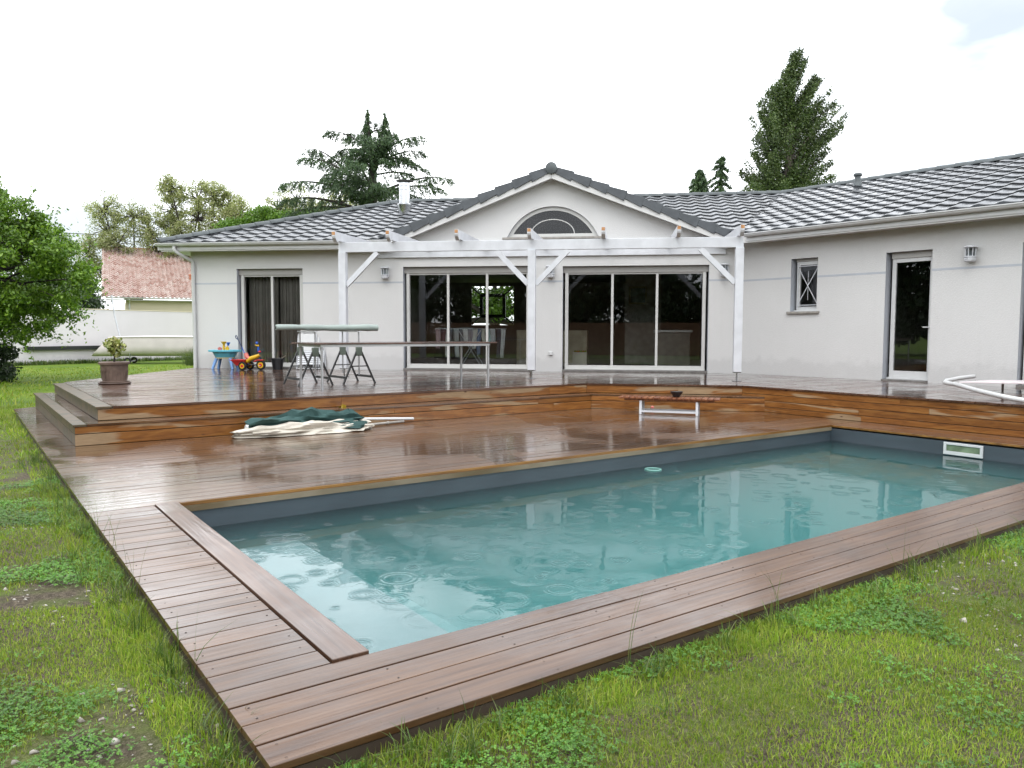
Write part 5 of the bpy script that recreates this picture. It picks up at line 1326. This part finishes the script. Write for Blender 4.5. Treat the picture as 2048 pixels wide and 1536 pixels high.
def bush(name, x, y, r_, h, n, m, leaf, label, cat='shrub', flat=.9):
    t = empty(name, (x, y, GZ), 0, label, cat); mb = MB()
    cs = [np.array([rng.normal() * r_ * .5, rng.normal() * r_ * .5, h * rng.uniform(.2, .85)]) for _ in range(16)]
    for c in cs: mb.tube([(0, 0, 0), tuple(c)], [.02, .006], 5)
    mb.build('stem', M['bark'], t); V, F = leaf_quads(clumps(cs, r_ * .45, n, flat), leaf, 1.7); np_mesh('foliage', V, F, M[m], t)
bush('dark_shrub', -14.45, 21.0, .75, .95, 5000, 'leaf_dark', .06, 'low dark shrub at the left edge under the leafy tree')
def blades(name, P0, Hh, wd, lean, m, parent=None, seg=3):
    n = len(P0); an = rng.uniform(0, 6.283, n); ln = rng.normal(0, lean, n); d = np.stack([np.cos(an), np.sin(an), np.zeros(n)], 1)
    pr = rng.uniform(0, 6.283, n); w_ = np.stack([np.cos(pr), np.sin(pr), np.zeros(n)], 1) * (wd * rng.uniform(.6, 1.3, n))[:, None] / 2
    V = []; 
    for k in range(seg):
        t = k / seg; c = P0 + d * (ln * Hh * t * t)[:, None] + np.array([0, 0, 1.]) * (Hh * t * (1 - .25 * np.abs(ln) * t))[:, None]
        V += [c - w_ * (1 - t * .6), c + w_ * (1 - t * .6)]
    V.append(P0 + d * (ln * Hh)[:, None] + np.array([0, 0, 1.]) * (Hh * (1 - .25 * np.abs(ln)))[:, None])
    V = np.stack(V, 1); k_ = 2 * seg + 1; base = np.arange(n)[:, None] * k_
    F = []
    for k in range(seg - 1): F.append(base + np.array([2 * k, 2 * k + 1, 2 * k + 3])); F.append(base + np.array([2 * k, 2 * k + 3, 2 * k + 2]))
    F.append(base + np.array([2 * seg - 2, 2 * seg - 1, 2 * seg]))
    return V.reshape(-1, 3), np.concatenate(F)
M['grass'] = leaf_mat('grass_blade', (.17, .31, .015), (.27, .42, .025), (.46, .48, .09), .5, .3, .9)
M['longgrass'] = leaf_mat('long_grass', (.05, .11, .015), (.10, .18, .03), (.22, .26, .07), .5, .3, 2)
M['clover'] = leaf_mat('clover_leaf', (.06, .19, .012), (.11, .29, .02), (.17, .38, .035), .45, .3, 1.5)
def vnoise(x, y, s, seed):
    r_ = np.random.default_rng(seed); G = r_.random((64, 64)); u = x / s; v = y / s
    i = np.floor(u).astype(int); j = np.floor(v).astype(int); a = u - i; b = v - j; a = a * a * (3 - 2 * a); b = b * b * (3 - 2 * b)
    g = lambda p, q: G[p % 64, q % 64]
    return (g(i, j) * (1 - a) + g(i + 1, j) * a) * (1 - b) + (g(i, j + 1) * (1 - a) + g(i + 1, j + 1) * a) * b
def in_deck(px, py):
    low = (px > -.62) & (py > -.615) & (py < 12.8 - 0) 
    return low | ((px > 0) & (py > -.6) & (py < 18))
def scatter(n, rmin, rmax, amin=-41, amax=41):
    a = np.radians(rng.uniform(amin, amax, n)); r = np.sqrt(rng.uniform(rmin ** 2, rmax ** 2, n))
    x = r * np.sin(a); y = r * np.cos(a); c, s = math.cos(PA), math.sin(PA); qx = x - PO.x; qy = y - PO.y
    px = c * qx + s * qy; pp = -s * qx + c * qy; ok = ~in_deck(px, pp)
    return x[ok], y[ok], px[ok], pp[ok]
def lawn():
    VV = []; FF = []; k0 = 0
    for (n, r0, r1, h, wd) in ((430000, .8, 4.6, .021, .0038), (300000, 4.6, 9, .027, .006), (140000, 9, 17, .03, .012), (60000, 17, 34, .05, .028)):
        x, y, px, pp = scatter(n, r0, r1, -75 if r0 < 9 else -55, 75 if r0 < 9 else 55)
        dn = .55 * vnoise(x, y, .8, 1) + .45 * vnoise(x, y, .25, 2); dn += .12 * vnoise(x, y, 2.5, 3)
        edge = np.minimum(np.abs(px + .61) + 9 * (pp < -.6), np.abs(pp + .605) + 9 * (px < -.6)); near = edge < .22
        keep = (dn + rng.normal(0, .05, len(x)) > (.46 if r0 < 9 else .2)) | (near & (rng.random(len(x)) < .6)); x, y, dn, near = x[keep], y[keep], dn[keep], near[keep]
        P0 = np.stack([x, y, np.full(len(x), GZ - .004)], 1)
        H_ = h * rng.uniform(.45, 1.5, len(x)) * (.7 + .6 * dn) * np.where(near, 1.8, 1)
        V, F = blades('g', P0, H_, wd, .55, None, seg=2); VV.append(V); FF.append(F + k0); k0 += len(V)
    o = np_mesh('grass', np.concatenate(VV), np.concatenate(FF), M['grass']); tag(o, 'short patchy green lawn grass round the pool deck', 'grass', kind='stuff')
    # long tufts along the deck edges
    VV = []; FF = []; k0 = 0
    for side, n in ((0, 70), (1, 60)):
        for _ in range(n):
            s = rng.uniform(0, 1) ** 1.2
            if side == 0: c = P(-.66 - rng.exponential(.05), -.6 + 8 * s, GZ)
            else: c = P(-.6 + 8 * s, -.66 - rng.exponential(.05), GZ)
            m_ = rng.integers(6, 26); P0 = np.array(c)[None] + rng.normal(size=(m_, 3)) * np.array([.03, .03, 0])
            V, F = blades('t', P0, rng.uniform(.06, .15, m_) * (1.4 if rng.random() < .15 else 1), .005, .75, None, seg=4); VV.append(V); FF.append(F + k0); k0 += len(V)
    for (u, v) in ((-.6, 2.35), (-.61, 2.7), (-.6, 3.1), (-.61, 1.5), (-.62, .35), (3.1, -.62), (.9, -.63), (1.9, -.62)):
        c = P(u - .02, v - .01, GZ); m_ = 5; P0 = np.array(c)[None] + rng.normal(size=(m_, 3)) * np.array([.02, .02, 0])
        V, F = blades('t', P0, rng.uniform(.22, .40, m_), .0035, .45, None, seg=4); VV.append(V); FF.append(F + k0); k0 += len(V)
    o = np_mesh('long_grass', np.concatenate(VV), np.concatenate(FF), M['longgrass']); tag(o, 'longer grass tufts growing along the edge of the pool deck', 'long grass', kind='stuff')
    # clover patches
    x, y, px, pp = scatter(640000, 1.2, 9, -68, 68)
    dn = vnoise(x + 40, y, .55, 11) * .7 + vnoise(x, y + 9, .18, 12) * .3
    keep = dn + rng.normal(0, .05, len(x)) > .58; x, y = x[keep], y[keep]; n = len(x)
    hgt = rng.uniform(.008, .034, n); sz = rng.uniform(.005, .0095, n)
    C = np.stack([x, y, GZ + hgt], 1); V = []; ph = rng.uniform(0, 6.28, n); tl = rng.normal(size=(n, 2)) * .35
    for j in range(3):
        a = ph + j * 2.094
        d = np.stack([np.cos(a), np.sin(a), np.cos(a) * tl[:, 0] + np.sin(a) * tl[:, 1]], 1); e = np.stack([-np.sin(a), np.cos(a), -np.sin(a) * tl[:, 0] + np.cos(a) * tl[:, 1]], 1)
        for (u, w_) in ((0, 0), (.7, -.55), (1.25, 0), (.7, .55)): V.append(C + d * (sz * u)[:, None] + e * (sz * w_)[:, None])
    V = np.stack(V, 1).reshape(-1, 3); b = np.arange(n)[:, None] * 12
    F = np.concatenate([b + np.array([4 * j, 4 * j + 1, 4 * j + 2, 4 * j + 3]) for j in range(3)])
    o = np_mesh('clover', V, F, M['clover']); tag(o, 'clover patches growing in the lawn', 'clover', kind='stuff')
    # pebbles
    x, y, px, pp = scatter(7000, 1.9, 8); kp = vnoise(x, y, .8, 1) < .5; x, y = x[kp], y[kp]; n = len(x)
    base = np.array([(1, 0, 0), (0, 1, 0), (-1, 0, 0), (0, -1, 0), (0, 0, 1), (0, 0, -1)], float); s = (rng.exponential(.004, n) + .003)
    V = (base[None] + rng.normal(size=(n, 6, 3)) * .25) * s[:, None, None] * np.array([1.2, 1, .7]) + np.stack([x, y, np.full(n, GZ + .002)], 1)[:, None]
    b = np.arange(n)[:, None] * 6; F = np.concatenate([b + np.array(f) for f in ((0, 1, 4), (1, 2, 4), (2, 3, 4), (3, 0, 4), (1, 0, 5), (2, 1, 5), (3, 2, 5), (0, 3, 5))])
    o = np_mesh('gravel', V.reshape(-1, 3), F, mat('pale_pebble', (.25, .22, .18), .8, .3, 30, col2=(.55, .52, .46))); tag(o, 'small pale stones scattered in the bare soil', 'stones', kind='stuff')
    # weeds at the foot of the garden wall
    VV = []; FF = []; k0 = 0
    for _ in range(220):
        s = rng.uniform(-8, 8); c = fr(WB, WD_, s, -rng.uniform(.05, .3), 0); m_ = 24
        P0 = np.array(c)[None] + rng.normal(size=(m_, 3)) * np.array([.09, .09, 0]); V, F = blades('w', P0, rng.uniform(.08, .26, m_), .03, .8, None, seg=3); VV.append(V); FF.append(F + k0); k0 += len(V)
    o = np_mesh('wall_weeds', np.concatenate(VV), np.concatenate(FF), M['longgrass']); tag(o, 'weeds growing at the foot of the white garden wall', 'weeds', kind='stuff')
lawn()
# arching grass plant beside the boat
ag = empty('arching_grass', (-13.2, 31.6, GZ), 0, 'arching ornamental grass clump between the boat and the house corner', 'plant')
V, F = blades('a', rng.normal(size=(260, 3)) * np.array([.12, .12, 0]), rng.uniform(.4, .9, 260), .012, 1.0, None, seg=5); np_mesh('foliage', V, F, M['longgrass'], ag)
